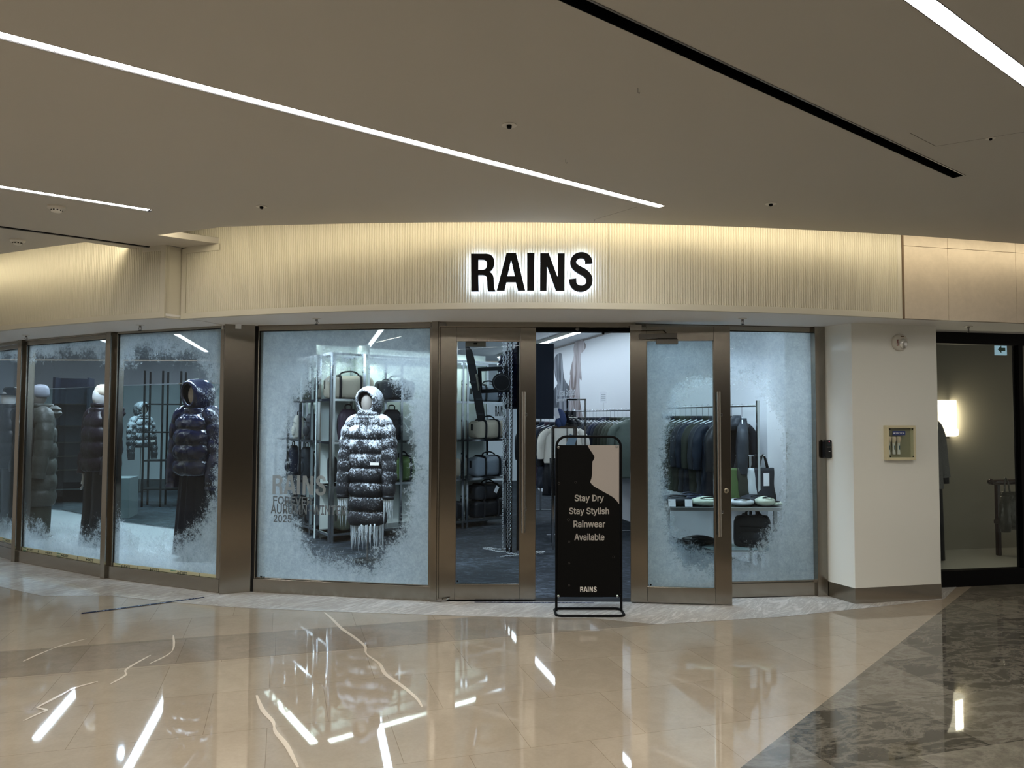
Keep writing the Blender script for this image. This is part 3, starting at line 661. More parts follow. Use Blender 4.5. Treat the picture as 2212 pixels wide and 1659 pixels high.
# arm left hanging in the doorway from the open leaf's head
M, L = frame(P(1157, 1299), P(1362, 1300))
t = thing('door_stay', 'black folding stay arm hanging under the head of the open doorway', 'door stay', M)
a = onf(1303, 718, M, .0); b = onf(1345, 709, M, 0); h = MB(); h.tube([(a[0], 0, a[1]), (b[0], 0, b[1]), (b[0]+.08, 0, b[1]+.004)], .006, 8); h.ell((a[0], 0, a[1]-.006), (.012, .012, .014), 10, 8); h.build('arm', M_['satin'], t)
a = onf(1247, 711, M, 0); h = MB(); h.ell((a[0], 0, a[1]), (.018, .018, .016), 12, 8)
o = h.build('door_stop', M_['mlip'], M=M, smooth=True); tag(o, 'round grey door stop knob under the doorway head', 'door stop')
# small stickers on the panes
for d, (x, z), nm in ((w1, onf(566, 1247, M1), ''), (d1_, onf(985, 1256, MD1), ''), (d2_, onf(1403, 1264, MD2), '')):
    s = MB(); s.box(x-.028, x-.006, .014, .016, z-.008, z+.008); s.ell((x+.012, .015, z), (.008, .001, .008), 10, 6); s.build('glass_sticker', M_['black'], d)
# white glossy pier at the right with its steel skirting
wp = [P(1785.5, 1287), P(1848, 1305), P(2034, 1294)]; wq = (wp[2][0]+.16, wp[2][1]+.62); wr = (wp[0][0]+.10, wp[0][1]+.62)
poly = [wp[0], wp[1], wp[2], wq, wr]
b = MB(); b.prism(poly, .13, 2.47, axis='z'); struct(b.build('wall_right', M_['gwhite'], bevel=.002))
cxy = Vector((sum(p[0] for p in poly)/5, sum(p[1] for p in poly)/5))
b = MB(); b.prism([tuple(cxy+(Vector(p)-cxy)*1.004) for p in poly], 0, .135, axis='z'); struct(b.build('baseboard_right', M_['steelh'], bevel=.002))
# access reader on the jamb
M, L = frame(wp[0], wp[1])
rd = MB(); M_j, _ = frame(P(1764, 1287.5), P(1786, 1287)); a = onf(1776.5, 990, M_j, -.05); b2 = onf(1798.5, 950, M_j, -.05)
t = thing('access_reader', 'black keypad card reader fixed to the right door jamb', 'card reader', M_j)
rd = MB(); rd.box(a[0], b2[0], -.085, -.031, a[1], b2[1]); rd.build('housing', pmat('glossy black plastic', (.006, .006, .007), .22), t, bevel=.014)
rd = MB(); w_ = b2[0]-a[0]; rd.box(a[0]+.3*w_, a[0]+.72*w_, -.0865, -.085, b2[1]-.052, b2[1]-.024); rd.build('screen', pmat('dark screen', (.02, .025, .03), .1), t)
rd = MB(); rd.ell((a[0]+.48*w_, -.086, b2[1]-.015), (.005, .002, .005), 10, 6); rd.build('indicator_light', emat('pink indicator', (1, .25, .35), .5), t)
rd = MB(); rd.box(a[0]+.33*w_, a[0]+.40*w_, -.0862, -.085, b2[1]-.066, b2[1]-.063); rd.box(a[0]+.52*w_, a[0]+.60*w_, -.0862, -.085, b2[1]-.066, b2[1]-.062); rd.box(a[0]+.42*w_, a[0]+.58*w_, -.0862, -.085, b2[1]-.105, b2[1]-.101); rd.build('key_marks', M_['text'], t)
# fire alarm strobe on the white pier
MF, LF = frame(wp[1], wp[2])
x, z = onf(1941.5, 740, MF)
t = thing('fire_alarm_strobe', 'round white fire alarm strobe high on the white pier', 'fire alarm', MF @ Matrix.Translation((x, 0, z)) @ Matrix.Rotation(math.radians(90), 4, 'X'))
b = MB(); b.lathe([(.075, 0), (.077, .018), (.072, .030), (.060, .038), (.0, .040)], 36); b.build('housing', M_['plastic'], t, smooth=True, auto=50)
b = MB(); b.loft([[(.012+s*(.042*math.cos(a)), -.008+s*.042*math.sin(a)*(1.25 if math.sin(a) < 0 else 1), .036+h) for a in [2*math.pi*i/16 for i in range(16)]] for s, h in ((1, 0), (.92, .014), (.62, .026), (.2, .031))]); b.build('lens', pmat('strobe lens', (.8, .8, .78), .08, .7), t, smooth=True)
b = MB(); Mr = Matrix.Translation((-.047, -.02, .0395)) @ Matrix.Rotation(math.radians(90), 4, 'Z') @ Matrix.Rotation(math.radians(90), 4, 'X'); text_mesh(b, 'FIRE', -.012, .042, -.006, .009, -.001, .001, 0, Mr, bold=.04); b.build('fire_print', M_['red'], t)
b = MB(); b.box(-.012, .022, .046, .056, .0375, .0385); b.build('label', pmat('brown label', (.2, .13, .08), .5), t)
# emergency torch box let into the pier
x0, z0 = onf(1909, 994, MF); x1, z1 = onf(1970, 919, MF)
t = thing('emergency_torch_box', 'cream framed box with clear cover on the white pier', 'torch box', MF @ Matrix.Translation((x0, 0, z0)))
w_, h_ = x1-x0, z1-z0; b = MB(); fr = .024
b.box(0, w_, -.045, .0, 0, fr); b.box(0, w_, -.045, 0, h_-fr, h_); b.box(0, fr, -.045, 0, fr, h_-fr); b.box(w_-fr, w_, -.045, 0, fr, h_-fr); b.build('frame', pmat('cream plastic', (.66, .60, .40), .4), t, bevel=.003)
b = MB(); b.box(fr, w_-fr, -.006, -.001, fr, h_-fr); b.build('back_plate', pmat('olive back plate', (.30, .27, .17), .5), t)
b = MB(); b.box(fr, w_-fr, -.042, -.040, fr, h_-fr); b.build('cover', M_['glass'], t)
b = MB(); b.box(fr+.035, fr+.165, -.0445, -.0425, h_-fr-.062, h_-fr-.025); lb = b.build('name_plate', pmat('blue plate', (.02, .045, .20), .4), t)
b = MB(); rr_ = random.Random(3)
for i in range(9):  # hangul-like strokes
    u = fr+.045+i*.0125; zc = h_-fr-.044; b.box(u, u+.008, -.0452, -.0446, zc+.003, zc+.0055); b.box(u+rr_.choice((0, .003, .006)), u+rr_.choice((.002, .005, .008))+.0015, -.0452, -.0446, zc-.006, zc+.004); b.box(u, u+.009, -.0452, -.0446, zc-.008, zc-.006)
b.build('plate_print', M_['paper'], lb)
for sx, sz in ((fr+.008, fr+.008), (w_-fr-.008, fr+.008), (fr+.008, h_-fr-.008), (w_-fr-.008, h_-fr-.008)):
    b = MB(); b.ell((sx, -.0445, sz), (.006, .003, .006), 10, 6); b.build('cover_screw', M_['satin'], t)
tb_ = thing('flashlight', 'cream emergency flashlight in the wall box, leftmost of three', 'flashlight', MF @ Matrix.Translation((x0+.034, -.022, z0+.052)), 'flashlights in the wall box')
b = MB(); b.lathe([(.014, 0), (.0145, .02), (.012, .024), (.0115, .085), (.014, .10), (.0, .101)], 16); b.build('barrel', M_['plastic'], tb_, smooth=True, auto=40)
b = MB(); b.lathe([(.012, .10), (.020, .118), (.022, .145), (.018, .156), (0, .157)], 18); b.build('lamp_head', pmat('warm cream plastic', (.6, .5, .36), .4), tb_, smooth=True, auto=40)
b = MB(); b.box(-.004, .004, -.0135, -.0105, .040, .076); b.build('switch_strip', pmat('teal strip', (.03, .09, .13), .4), tb_)
for dx_, lbl in ((.052, 'cream emergency flashlight in the wall box, middle of three'), (.102, 'cream emergency flashlight in the wall box, rightmost of three')):
    c = copy_tree(tb_); c.matrix_world = MF @ Matrix.Translation((x0+.034+dx_, -.022, z0+.052)); c['label'] = lbl
# ---- ceiling and soffit fittings
def sprinkler(px, py, z, label, up=True, s=1.0):
    x, y = P(px, py, z); t = thing('sprinkler', label, 'sprinkler', TR(x, y, z, random.uniform(0, 1), s), 'fire sprinklers')
    b = MB(); b.lathe([(.030, 0), (.030, -.003), (.014, -.006)], 20); b.build('escutcheon', M_['plastic'], t, smooth=True, auto=40)
    b = MB(); b.lathe([(.009, -.004), (.008, -.018)], 10); b.tube([(-.007, 0, -.016), (-.011, 0, -.030), (-.003, 0, -.042)], .002, 6); b.tube([(.007, 0, -.016), (.011, 0, -.030), (.003, 0, -.042)], .002, 6); b.tube([(0, 0, -.017), (0, 0, -.042)], .0025, 6); b.build('sprinkler_body', M_['mlip'], t)
    b = MB(); b.lathe([(.014, -.042), (.014, -.044), (.003, -.046)], 14); b.build('deflector', M_['satin'], t)
sprinkler(684, 688, 2.44, 'soffit sprinkler over the window with the snow coat', s=1.2)
sprinkler(1604, 688, 2.44, 'soffit sprinkler over the open door leaf', s=1.2)
sprinkler(2092, 705, 2.44, 'soffit sprinkler over the black framed neighbour window', s=1.2)
sprinkler(303, 702, 2.435, 'soffit sprinkler over the window with the blue coat', s=1.2)
sprinkler(57, 724, 2.435, 'soffit sprinkler at the far left over the olive coat', s=1.2)
def pendent(px, py, label, s=1.0):
    x, y = P(px, py, Cz); t = thing('recessed_sprinkler', label, 'sprinkler', TR(x, y, Cz, 0, s), 'recessed ceiling sprinklers')
    b = MB(); b.lathe([(.036, 0), (.037, -.003), (.030, -.006), (.012, -.002)], 24); b.build('rosette', M_['plastic'], t, smooth=True, auto=40)
    b = MB(); b.lathe([(.013, -.001), (.012, -.014), (.007, -.018), (0, -.018)], 16); b.build('nozzle', M_['satin'], t, smooth=True, auto=40)
pendent(1100, 270, 'recessed sprinkler in the ceiling middle, nearest the sign'); pendent(565, 446, 'recessed sprinkler below the long light line on the left')
pendent(1665, 440, 'recessed sprinkler right of the end of the long light line'); pendent(2140, 299, 'small recessed sprinkler beyond the black air slot', .6)
def smoke(px, py, label):
    x, y = P(px, py, Cz); t = thing('smoke_detector', label, 'smoke detector', TR(x, y, Cz, .4), 'smoke detectors')
    b = MB(); b.lathe([(.056, 0), (.056, -.012), (.050, -.018), (.036, -.020), (.034, -.034), (.026, -.040), (0, -.041)], 28); b.build('housing', M_['plastic'], t, smooth=True, auto=35)
    for k in range(10):
        a = k*math.pi/5; q = MB(); q.box(.0335, .0355, -.005, .005, -.033, -.024, M=Matrix.Rotation(a, 4, 'Z')); q.build('vent', M_['satin'], t)
smoke(122, 446, 'round smoke detector under the short light line'); smoke(38, 518, 'round smoke detector left of the ceiling seam')
for (px, py), lb_ in (((1378, 190), 'tiny wire hook in the ceiling near the black slot'), ((1222, 343), 'tiny wire hook in the ceiling near the light line')):
    x, y = P(px, py, Cz); b = MB(); b.tube([(x, y, Cz), (x, y, Cz-.02), (x+.006, y, Cz-.026), (x+.008, y, Cz-.018)], .0012, 6); tag(b.build('ceiling_hook', M_['mlip']), lb_, 'hook')
# ---- illuminated sign
sy = fy(ony(1148, 587, 5.7).x)-.10
M, L = frame((ony(1010, 587, sy).x, fy(ony(1010, 587, sy).x)-.085), (ony(1290, 587, sy).x, fy(ony(1290, 587, sy).x)-.085))
a = onf(980+240/6.506, 520+712/6.506, M); b = onf(980+1960/6.506, 520+160/6.506, M)
t = thing('shop_sign', 'large black halo-lit RAINS letters on the fluted cream fascia', 'shop sign', M)
halo = emat('blue white halo lamp', (.62, .76, 1.0), 8.5)
for i in range(5):
    q = MB(); wordmark(q, i, a[0], b[0], a[1], b[1], 0, .035); l = q.build('letter', M_['black'], t)
    o_, h_ = WORD[i]; ox = sum(p[0] for p in o_)/len(o_); oz = sum(p[1] for p in o_)/len(o_)
    f = lambda p: (a[0]+(p[0]-240)/1720*(b[0]-a[0]), b[1]-(p[1]-160)/552*(b[1]-a[1]))
    q = MB(); q.prism([f(p) for p in o_], .0375, .042, [[f(p) for p in h] for h in h_]); q.build('halo_lamp', halo, l)
# ---- floor tapes
def floor_tape(p0, p1, wd, label):
    M, L = frame(p0, p1, .0035); t = thing('floor_tape', label, 'floor tape', M)
    b = MB(); b.box(0, L, -wd/2, wd/2, 0, .0008); b.build('tape', M_['navy'], t)
    b = MB(); r = random.Random(5); u = .03
    while u < L-.03:
        w = r.uniform(.008, .022); b.box(u, u+w, -wd*.22, wd*.22, .0008, .0011) if r.random() < .7 else None; u += w+r.uniform(.004, .02)
    b.build('tape_print', pmat('faded print', (.16, .2, .3), .5), t)
floor_tape(P(176, 1326), P(441, 1291), .035, 'dark navy printed tape stuck slantwise on the cream marble')
floor_tape(P(1025, 1301.5), P(1283, 1303), .022, 'dark navy printed tape along the threshold by the sign stand')
# ================================================================= INSIDE THE SHOP
W0, W1 = (.60, 16.8), (2.72, 8.15)
wl = MB()
def wall(name, a, b, z0=0, z1=3.0, th=.08, mat='white'):
    M, L = frame(a, b); q = MB(); q.box(0, L, 0, th, z0, z1); return struct(q.build(name, M_[mat], M=M)), M
wall('wall_shop_right', W0, W1); wall('wall_shop_corner', W1, (4.1, 8.35)); wall('wall_shop_far_right', (.55, 19.4), W0)
wall('wall_shop_back', (-14, 19.4), (1.0, 19.4)); wall('wall_shop_left', (-8.6, 9.6), (-14, 14)); wall('wall_shop_side', (-14, 14), (-14, 19.5))
flat('ceiling_shop', [(-14.5, 19.6), (-14.5, 13.5), (-8.6, 9.9)] + [(p[0], p[1]+.12) for p in (Lf[1], Lf[2], Lf[3], Rf[1], Rf[2], Rf[3], Rf[4])] + [(4.2, 7.4), (4.2, 19.6)], 3.08, M_['wceil'], .05)
M_['tube'] = emat('lit shop tube', (.80, .92, 1.0), 9)
for k, (a, b) in enumerate(ROWS):
    M, L = frame(a, b, 2.955)
    t = thing('shop_ceiling_light', ['white linear ceiling light along the mural wall', 'white linear ceiling light over the bag shelves', 'white linear ceiling light behind the left bay', 'white linear ceiling light farthest to the left'][k], 'light', M, 'linear lights of the shop ceiling')
    q = MB(); q.box(0, L, -.05, .05, .022, .075); q.build('housing', M_['plastic'], t); q = MB(); q.box(.01, L-.01, -.035, .035, .006, .0215); q.build('tube', M_['tube'], t)
# chrome shelving
M_['shelf'] = pmat('dark grey shelf board', (.10, .11, .12), .25, .3); M_['panel'] = pmat('pale green white back panel', (.66, .74, .71), .6)
LV = (.12, .72, 1.28, 1.83)
def shelving(p0, p1, posts, dep, label, panel=True):
    M, L = frame(p0, p1); t = thing('shelving_unit', label, 'shelving', M)
    for s in posts:
        for y in (0, dep): q = MB(); q.box(s-.016, s+.016, y-.016, y+.016, 0, 2.42); q.build('post', M_['chrome'], t)
    for z in LV:
        q = MB(); q.box(posts[0], posts[-1], .016, dep-.016, z-.02, z-.002); sh = q.build('shelf', M_['shelf'], t)
        q = MB(); q.box(posts[0], posts[-1], -.012, .012, z-.03, z); q.build('front_rail', M_['chrome'], sh)
    q = MB(); q.box(posts[0], posts[-1], -.014, .014, 2.39, 2.42); q.box(posts[0], posts[-1], dep-.014, dep+.014, 2.39, 2.42); q.build('top_frame', M_['chrome'], t)
    q = MB(); q.box(posts[0], posts[-1], dep+.05, dep+.08, 0, 2.55); q.build('back_panel', M_['panel'], t)
    return M
A0 = (-2.27, 9.72); SR = shelving(A0, (-.10, 11.5), (0, 1.0, 2.02, 2.10, 2.80), .44, 'long chrome shelving of travel bags running from the snow coat to the shut door')
SL = shelving((-3.62, 11.75), (A0[0]-.05, A0[1]+.03), (0, .62, 1.18, 1.68, 1.98, 2.42), .44, 'chrome shelving seen through the left side of the lettered window')
area('shelf_light', (-1.4, 10.75, 2.56), (0, 0, -1), 2.4, .1, 13, (.85, 1, .96)).rotation_euler = (0, 0, math.atan2(1.78, 2.17))
area('shelf_light', (-3.1, 10.85, 2.56), (0, 0, -1), 2.2, .1, 10, (.85, 1, .96)).rotation_euler = (0, 0, math.atan2(-2.0, 1.3))
cv = lambda n, c, r=.55, **k: pmat(n, c, r, spec=.2, sheen=.0, bump=.25, bscale=14, **k)
FAB = dict(beige=cv('beige coated canvas', (.36, .32, .25)), grey=cv('blue grey coated canvas', (.17, .20, .235)), dgrey=cv('charcoal canvas', (.022, .025, .031)), black=cv('black nylon', (.010, .011, .014), .4),
    navy=cv('navy nylon', (.009, .014, .034), .4), cream=cv('cream canvas', (.55, .53, .46)), plum=cv('dark plum nylon', (.038, .025, .04), .38), olive=cv('olive canvas', (.045, .055, .040)), green=cv('moss green coated fabric', (.06, .10, .035), .4),
    slate=cv('slate waterproof fabric', (.022, .028, .036), .5), dnavy=cv('midnight waterproof fabric', (.010, .014, .024), .5), sage=cv('sage waterproof fabric', (.085, .11, .095), .5), dolive=cv('dark olive cloth', (.024, .027, .020), .6),
    blue=pmat('glossy blue black nylon', (.004, .006, .022), .12, coat=.3, bump=.6, bscale=16), puffol=pmat('olive grey quilted nylon', (.032, .034, .029), .5, spec=.3, bump=.4, bscale=16), puffpl=pmat('matt plum black quilted nylon', (.009, .006, .011), .42, spec=.3, bump=.4, bscale=16),
    pale=cv('pale mint coated fabric', (.50, .56, .45), .4), silver=cv('silver coated fabric', (.45, .5, .52), .25), navycap=cv('navy twill', (.02, .035, .09), .7), gcap=cv('light grey twill', (.17, .18, .21), .6), bone=cv('bone wool', (.42, .36, .29), .85))
STRAP = cv('black webbing', (.008, .009, .011), .7)
def sup(n, rx, rz, e=3.0, wob=0.0, seed=0):
    out = []
    for i in range(n):
        a = 2*math.pi*i/n; c, s = math.cos(a), math.sin(a)
        k = 1+wob*noise.noise(Vector((c*1.3+seed, s*1.3, seed*.37)))
        out.append((rx*k*math.copysign(abs(c)**(2/e), c), rz*k*math.copysign(abs(s)**(2/e), s)))
    return out
def duffel(M, ln, h, dep, col, label, handles='up', strapc=None):
    t = thing('duffel_bag', label, 'bag', M); R = 26; b = MB(); rings = []
    n = 22
    for i in range(n+1):
        u = i/n; x = -ln/2+ln*u; k = (1-abs(2*u-1)**16)**.30 if 0 < u < 1 else .72
        rings.append([(x, p[0], h*.5*(.99)+p[1]*(1 if p[1] < 0 else 1.0)) for p in [(q[0]*k, q[1]*k) for q in sup(R, dep/2, h/2, 4.2, .13, x*5)]])
    b.loft(rings); b.build('bag_body', FAB[col], t, smooth=True, auto=70)
    sm_ = FAB[strapc] if strapc else STRAP
    for s in (-.22, .22):
        q = MB(); lp = [(ln*s, p[0], h*.5+p[1]) for p in sup(26, dep/2+.008, h/2+.008, 4.2)]; q.tube(lp, .018, 6, closed=True, up=(1, 0, 0), flat=1.0)
        q.v = [Vector((v.x*1, v.y, v.z)) for v in q.v]; q.build('strap', sm_, t)
    q = MB(); H2 = h+.012
    arc = [(-ln*.22, -dep*.15, H2-.01), (-ln*.17, -dep*.12, H2+.03), (-ln*.07, -.02, H2+.05), (ln*.07, -.02, H2+.055), (ln*.17, -dep*.12, H2+.03), (ln*.22, -dep*.15, H2-.01)]
    q.tube(smooth3(arc), .011, 8); q.build('handle', sm_, t, smooth=True)
    for s in (-1, 1):
        q = MB(); q.box(s*ln*.5-.008, s*ln*.5+.008, -.02, .02, h*.45, h*.8); q.build('end_tab', sm_, t)
    return t
def smooth3(pts, n=5):
    P_ = [Vector(p) for p in pts]; out = []
    for i in range(len(P_)-1):
        a, b, c, d = P_[max(i-1, 0)], P_[i], P_[i+1], P_[min(i+2, len(P_)-1)]
        for k in range(n):
            t = k/n; out.append(.5*((2*b)+(c-a)*t+(2*a-5*b+4*c-d)*t*t+(-a+3*b-3*c+d)*t**3))
    out.append(P_[-1]); return out
def backpack(M, w, h, d, col, label, strapc=None):
    t = thing('backpack', label, 'bag', M); b = MB(); rings = []
    for i in range(17):
        u = i/16; z = h*u; k = (.93+.1*math.sin(math.pi*u))*(1-max(0, u-.78)**2*7) * (1 if u > 0 else .9)
        rings.append([(p[0]*k, p[1]*k*(1-.25*u), z) for p in sup(24, w/2, d/2, 3.0, .12, z*5)])
    b.loft(rings); b.build('bag_body', FAB[col], t, smooth=True, auto=70)
    q = MB(); rings = []
    for i in range(9):
        u = i/8; z = h*(.12+.40*u); k = math.sin(math.pi*(.12+.76*u))**.4
        rings.append([(p[0]*k, -d*.40+p[1]*k, z) for p in sup(18, w*.36, d*.2, 3.0)])
    q.loft(rings); q.build('front_pocket', FAB[col], t, smooth=True)
    q = MB(); q.tube(smooth3([(-.04, .0, h*.93), (-.04, .0, h+.05), (.04, .0, h+.05), (.04, .0, h*.93)]), .009, 8); q.build('top_handle', STRAP, t, smooth=True)
    for s in (-1, 1):
        q = MB(); q.tube(smooth3([(s*w*.27, d*.40, h*.86), (s*w*.33, d*.62, h*.7), (s*w*.36, d*.60, h*.35), (s*w*.34, d*.42, h*.08)]), .014, 6, flat=1.0); q.build('shoulder_strap', STRAP, t, smooth=True)
    q = MB(); q.box(-w*.34, w*.34, -d*.47, -d*.44, h*.66, h*.68); q.build('zip', STRAP, t)
    return t
def bagat(M, px, z, y=.22, rz=0.0):
    """place on a shelf: pixel column -> local x at local depth y"""
    return M @ Matrix.Translation((onf(px, 900, M, y)[0], y, z+.001)) @ Matrix.Rotation(rz, 4, 'Z')
def dmat(x, y, z, rz): return TR(x, y, z, rz)
rr1 = math.atan2(1.78, 2.17)
duffel(bagat(SR, 752, LV[3], .24, -.25), .62, .30, .30, 'beige', 'big beige duffel bag on the top shelf behind the snow coat hood')
duffel(bagat(SR, 852, LV[3], .24), .52, .27, .30, 'dgrey', 'charcoal duffel bag on the top shelf right of the snow coat')
duffel(bagat(SR, 955, LV[3], .22), .40, .24, .28, 'cream', 'cream duffel bag on the top shelf behind the left door stile')
duffel(bagat(SR, 1052, LV[3], .24), .60, .25, .30, 'grey', 'blue grey duffel bag on the top shelf behind the hanging loudspeaker')
backpack(bagat(SR, 846, LV[2], .22), .28, .42, .18, 'black', 'black backpack on the second shelf right of the snow coat')
duffel(bagat(SR, 950, LV[2], .22), .44, .25, .26, 'beige', 'beige duffel bag cut by the left stile of the shut door')
duffel(bagat(SR, 1052, LV[2], .23), .56, .27, .28, 'beige', 'beige duffel bag with black straps in the middle of the shut door')
duffel(bagat(SR, 868, LV[1], .22), .34, .33, .26, 'green', 'moss green bag on the shelf right of the snow coat sleeve')
duffel(bagat(SR, 960, LV[1], .22), .46, .28, .26, 'beige', 'beige duffel bag on the third shelf at the left edge of the shut door')
duffel(bagat(SR, 1052, LV[1], .23), .60, .29, .30, 'grey', 'blue grey duffel bag with black straps on the third shelf')
duffel(bagat(SR, 1050, LV[0], .23), .60, .24, .32, 'black', 'lower black duffel bag of two on the bottom shelf in the shut door', strapc='black')
duffel(bagat(SR, 1050, LV[0]+.255, .23, .05), .58, .22, .30, 'dgrey', 'charcoal duffel bag lying on the black one, white tag hanging')
q = MB(); q.box(-.03, .03, -.002, .002, -.10, 0, M=Matrix.Rotation(.5, 4, 'Y'))
mm = bagat(SR, 1076, LV[0]+.45, .03); tag(q.build('price_tag', M_['paper'], M=mm), 'white price tag hanging off the stacked charcoal duffel bag', 'price tag')
duffel(bagat(SR, 965, LV[0], .22), .44, .26, .28, 'black', 'black duffel bag on the bottom shelf at the left edge of the shut door', strapc='black')
duffel(bagat(SR, 765, LV[0], .22), .48, .27, .30, 'olive', 'olive duffel bag on the bottom shelf left of the icicles')
backpack(bagat(SR, 752, LV[2], .22), .26, .42, .18, 'plum', 'plum backpack on the second shelf beside the snow coat shoulder')
backpack(bagat(SL, 708, LV[2], .2), .34, .42, .22, 'navy', 'large navy backpack on the second shelf at the shelving corner')
backpack(bagat(SL, 675, LV[2], .2), .28, .36, .20, 'dgrey', 'charcoal backpack on the second shelf between two chrome posts')
backpack(bagat(SL, 645, LV[2], .2), .20, .34, .16, 'cream', 'small cream backpack on the second shelf at the left')
duffel(bagat(SL, 655, LV[3], .2), .52, .28, .28, 'olive', 'dark olive duffel bag on the top shelf at the left end')
backpack(bagat(SL, 688, LV[3], .2), .26, .32, .2, 'black', 'black backpack on the top shelf left of the beige duffel')
backpack(bagat(SL, 635, LV[1], .2), .28, .44, .2, 'navy', 'navy backpack on the third shelf above the window lettering, leftmost')
backpack(bagat(SL, 664, LV[1], .2), .30, .44, .2, 'slate', 'slate backpack on the third shelf above the letters A and I')
backpack(bagat(SL, 712, LV[1], .2), .30, .38, .2, 'black', 'black backpack on the third shelf above the letter S')
duffel(bagat(SL, 690, LV[0], .2), .50, .30, .28, 'dgrey', 'charcoal duffel bag on the bottom shelf behind the small lettering')
duffel(bagat(SL, 640, LV[0], .2), .44, .28, .28, 'black', 'black duffel bag on the bottom shelf at the far left end', strapc='black')
# ---- figures in coats
SKIN = pmat('matt pale mannequin shell', (.19, .172, .155), .6)
def interp(keys, z):
    for i in range(len(keys)-1):
        a, b = keys[i], keys[i+1]
        if a[0] <= z <= b[0] or a[0] >= z >= b[0]:
            t = (z-a[0])/(b[0]-a[0]); t = t*t*(3-2*t) if False else t
            return [a[k]+(b[k]-a[k])*t for k in range(1, len(a))]
    return list(keys[-1][1:])
def puff_body(keys, z0, z1, baffle, amp, seed=0, n=44, dz=.012, e=2.5, wob=.05):
    b = MB(); rings = []; k = int((z1-z0)/dz)
    for i in range(k+1):
        z = z0+(z1-z0)*i/k; rx, ry, cx, cy = interp(keys, z)
        m_ = 1 + (amp*(abs(math.sin(math.pi*(z-z0)/baffle))**.55-.62) if baffle else 0)
        ring = []
        for j in range(n):
            a = 2*math.pi*j/n; c, s = math.cos(a), math.sin(a)
            w = wob*noise.noise(Vector((c*2.2+seed, s*2.2, z*7))) + wob*.5*noise.noise(Vector((c*7+seed, s*7, z*18)))
            zz = z + .010*noise.noise(Vector((c*3, s*3+seed, z*4)))*(1 if 0 < i < k else 0)
            # stitched placket down the front
            f = 1-.10*math.exp(-((a-1.5*math.pi)/.09)**2) if baffle else 1
            ring.append((cx+rx*(m_+w)*math.copysign(abs(c)**(2/e), c), cy+ry*(m_+w)*f*math.copysign(abs(s)**(2/e), s), zz))
        rings.append(ring)
    b.loft(rings); return b
def puff_tube(pts, rad, baffle, amp, seed=0, n=22, wob=.06):
    L = smooth3(pts, 14); d = [0]
    for i in range(len(L)-1): d.append(d[-1]+(L[i+1]-L[i]).length)
    r = []
    for i, s in enumerate(d):
        u = s/d[-1]; base = rad[0]+(rad[1]-rad[0])*u if len(rad) == 2 else interp([(k/(len(rad)-1), rad[k]) for k in range(len(rad))], u)[0]
        r.append(base*(1+(amp*(abs(math.sin(math.pi*s/baffle))**.55-.62) if baffle else 0)))
    b = MB(); b.tube(L, r, n)
    b.v = [v+Vector((noise.noise(v*9+Vector((seed, 0, 0))), noise.noise(v*9+Vector((0, seed, 5))), 0))*wob*rad[0]*1.6 for v in b.v]
    return b
def hood(c, rx, rz, dep, tilt=0.0, n=26, open_=.62, seed=0):
    """shell around the head, opening towards -y"""
    b = MB(); rings = []
    prof = [(open_*.86, .02), (open_*.92, -.035), (open_*1.12, -.02), (.86, .12), (.97, .34), (1.0, .55), (.94, .76), (.72, .93), (.35, 1.0), (.05, 1.01)]
    for k, y in prof:
        ring = []
        for j in range(n):
            a = 2*math.pi*j/n; w = 1+.05*noise.noise(Vector((math.cos(a)*2+seed, math.sin(a)*2, y*4)))
            x = rx*k*w*math.cos(a); z = rz*k*w*math.sin(a)*(1.08 if math.sin(a) < 0 else 1); yy = y*dep
            if y < .3: yy += -.03*math.sin(a)   # brim leans forward at the top
            ring.append((x, yy-dep*.45, z))
        rings.append(ring)
    b.loft(rings, caps=False); b.v = [Matrix.Translation(c) @ Matrix.Rotation(tilt, 4, 'X') @ v for v in b.v]
    return b
def egg(c, rx=.072, ry=.09, rz=.112):
    b = MB(); b.ell((0, 0, 0), (rx, ry, rz), 24, 18)
    b.v = [Vector(c)+Vector((v.x*(1-.18*max(0, -v.z/rz)), v.y-.012*max(0, -v.z/rz), v.z)) for v in b.v]; return b
def hand(M, parent, mat):
    """relaxed hand hanging down: palm with four bent fingers and a thumb, one surface"""
    b = MB()
    b.loft([[(p[0], p[1], z) for p in sup(14, w, t, 2.4)] for z, w, t in ((.03, .022, .020), (0, .024, .018), (-.03, .036, .016), (-.065, .040, .014), (-.085, .036, .012))])
    for k, (x, l) in enumerate(((-.030, .060), (-.010, .070), (.010, .066), (.029, .052))):
        b.tube([(x, 0, -.075), (x*1.05, -.004, -.09-l*.35), (x*1.05, -.014, -.09-l*.7), (x, -.028, -.09-l)], [.0095, .009, .008, .0065], 8)
    b.tube([(-.032, -.006, -.02), (-.052, -.014, -.045), (-.056, -.022, -.075), (-.05, -.026, -.095)], [.011, .0105, .009, .007], 8)
    return b.build('hand', mat, parent, M=M, smooth=True)
SNOW = snow_mat('snow crusted black nylon')
ICE = pmat('clear frosty ice', (.66, .72, .76), .12, coat=.6, bump=.5, bscale=60, trans=.25)
def icicle_mesh(l, r, seed):
    b = MB(); rd = random.Random(seed); k = 7; pts = [(rd.uniform(-.002, .002), rd.uniform(-.002, .002), -l*i/k) for i in range(k+1)]
    b.tube(pts, [r*(1-i/k)**.8*(1+rd.uniform(-.15, .2))+.0004 for i in range(k+1)], 6); return b
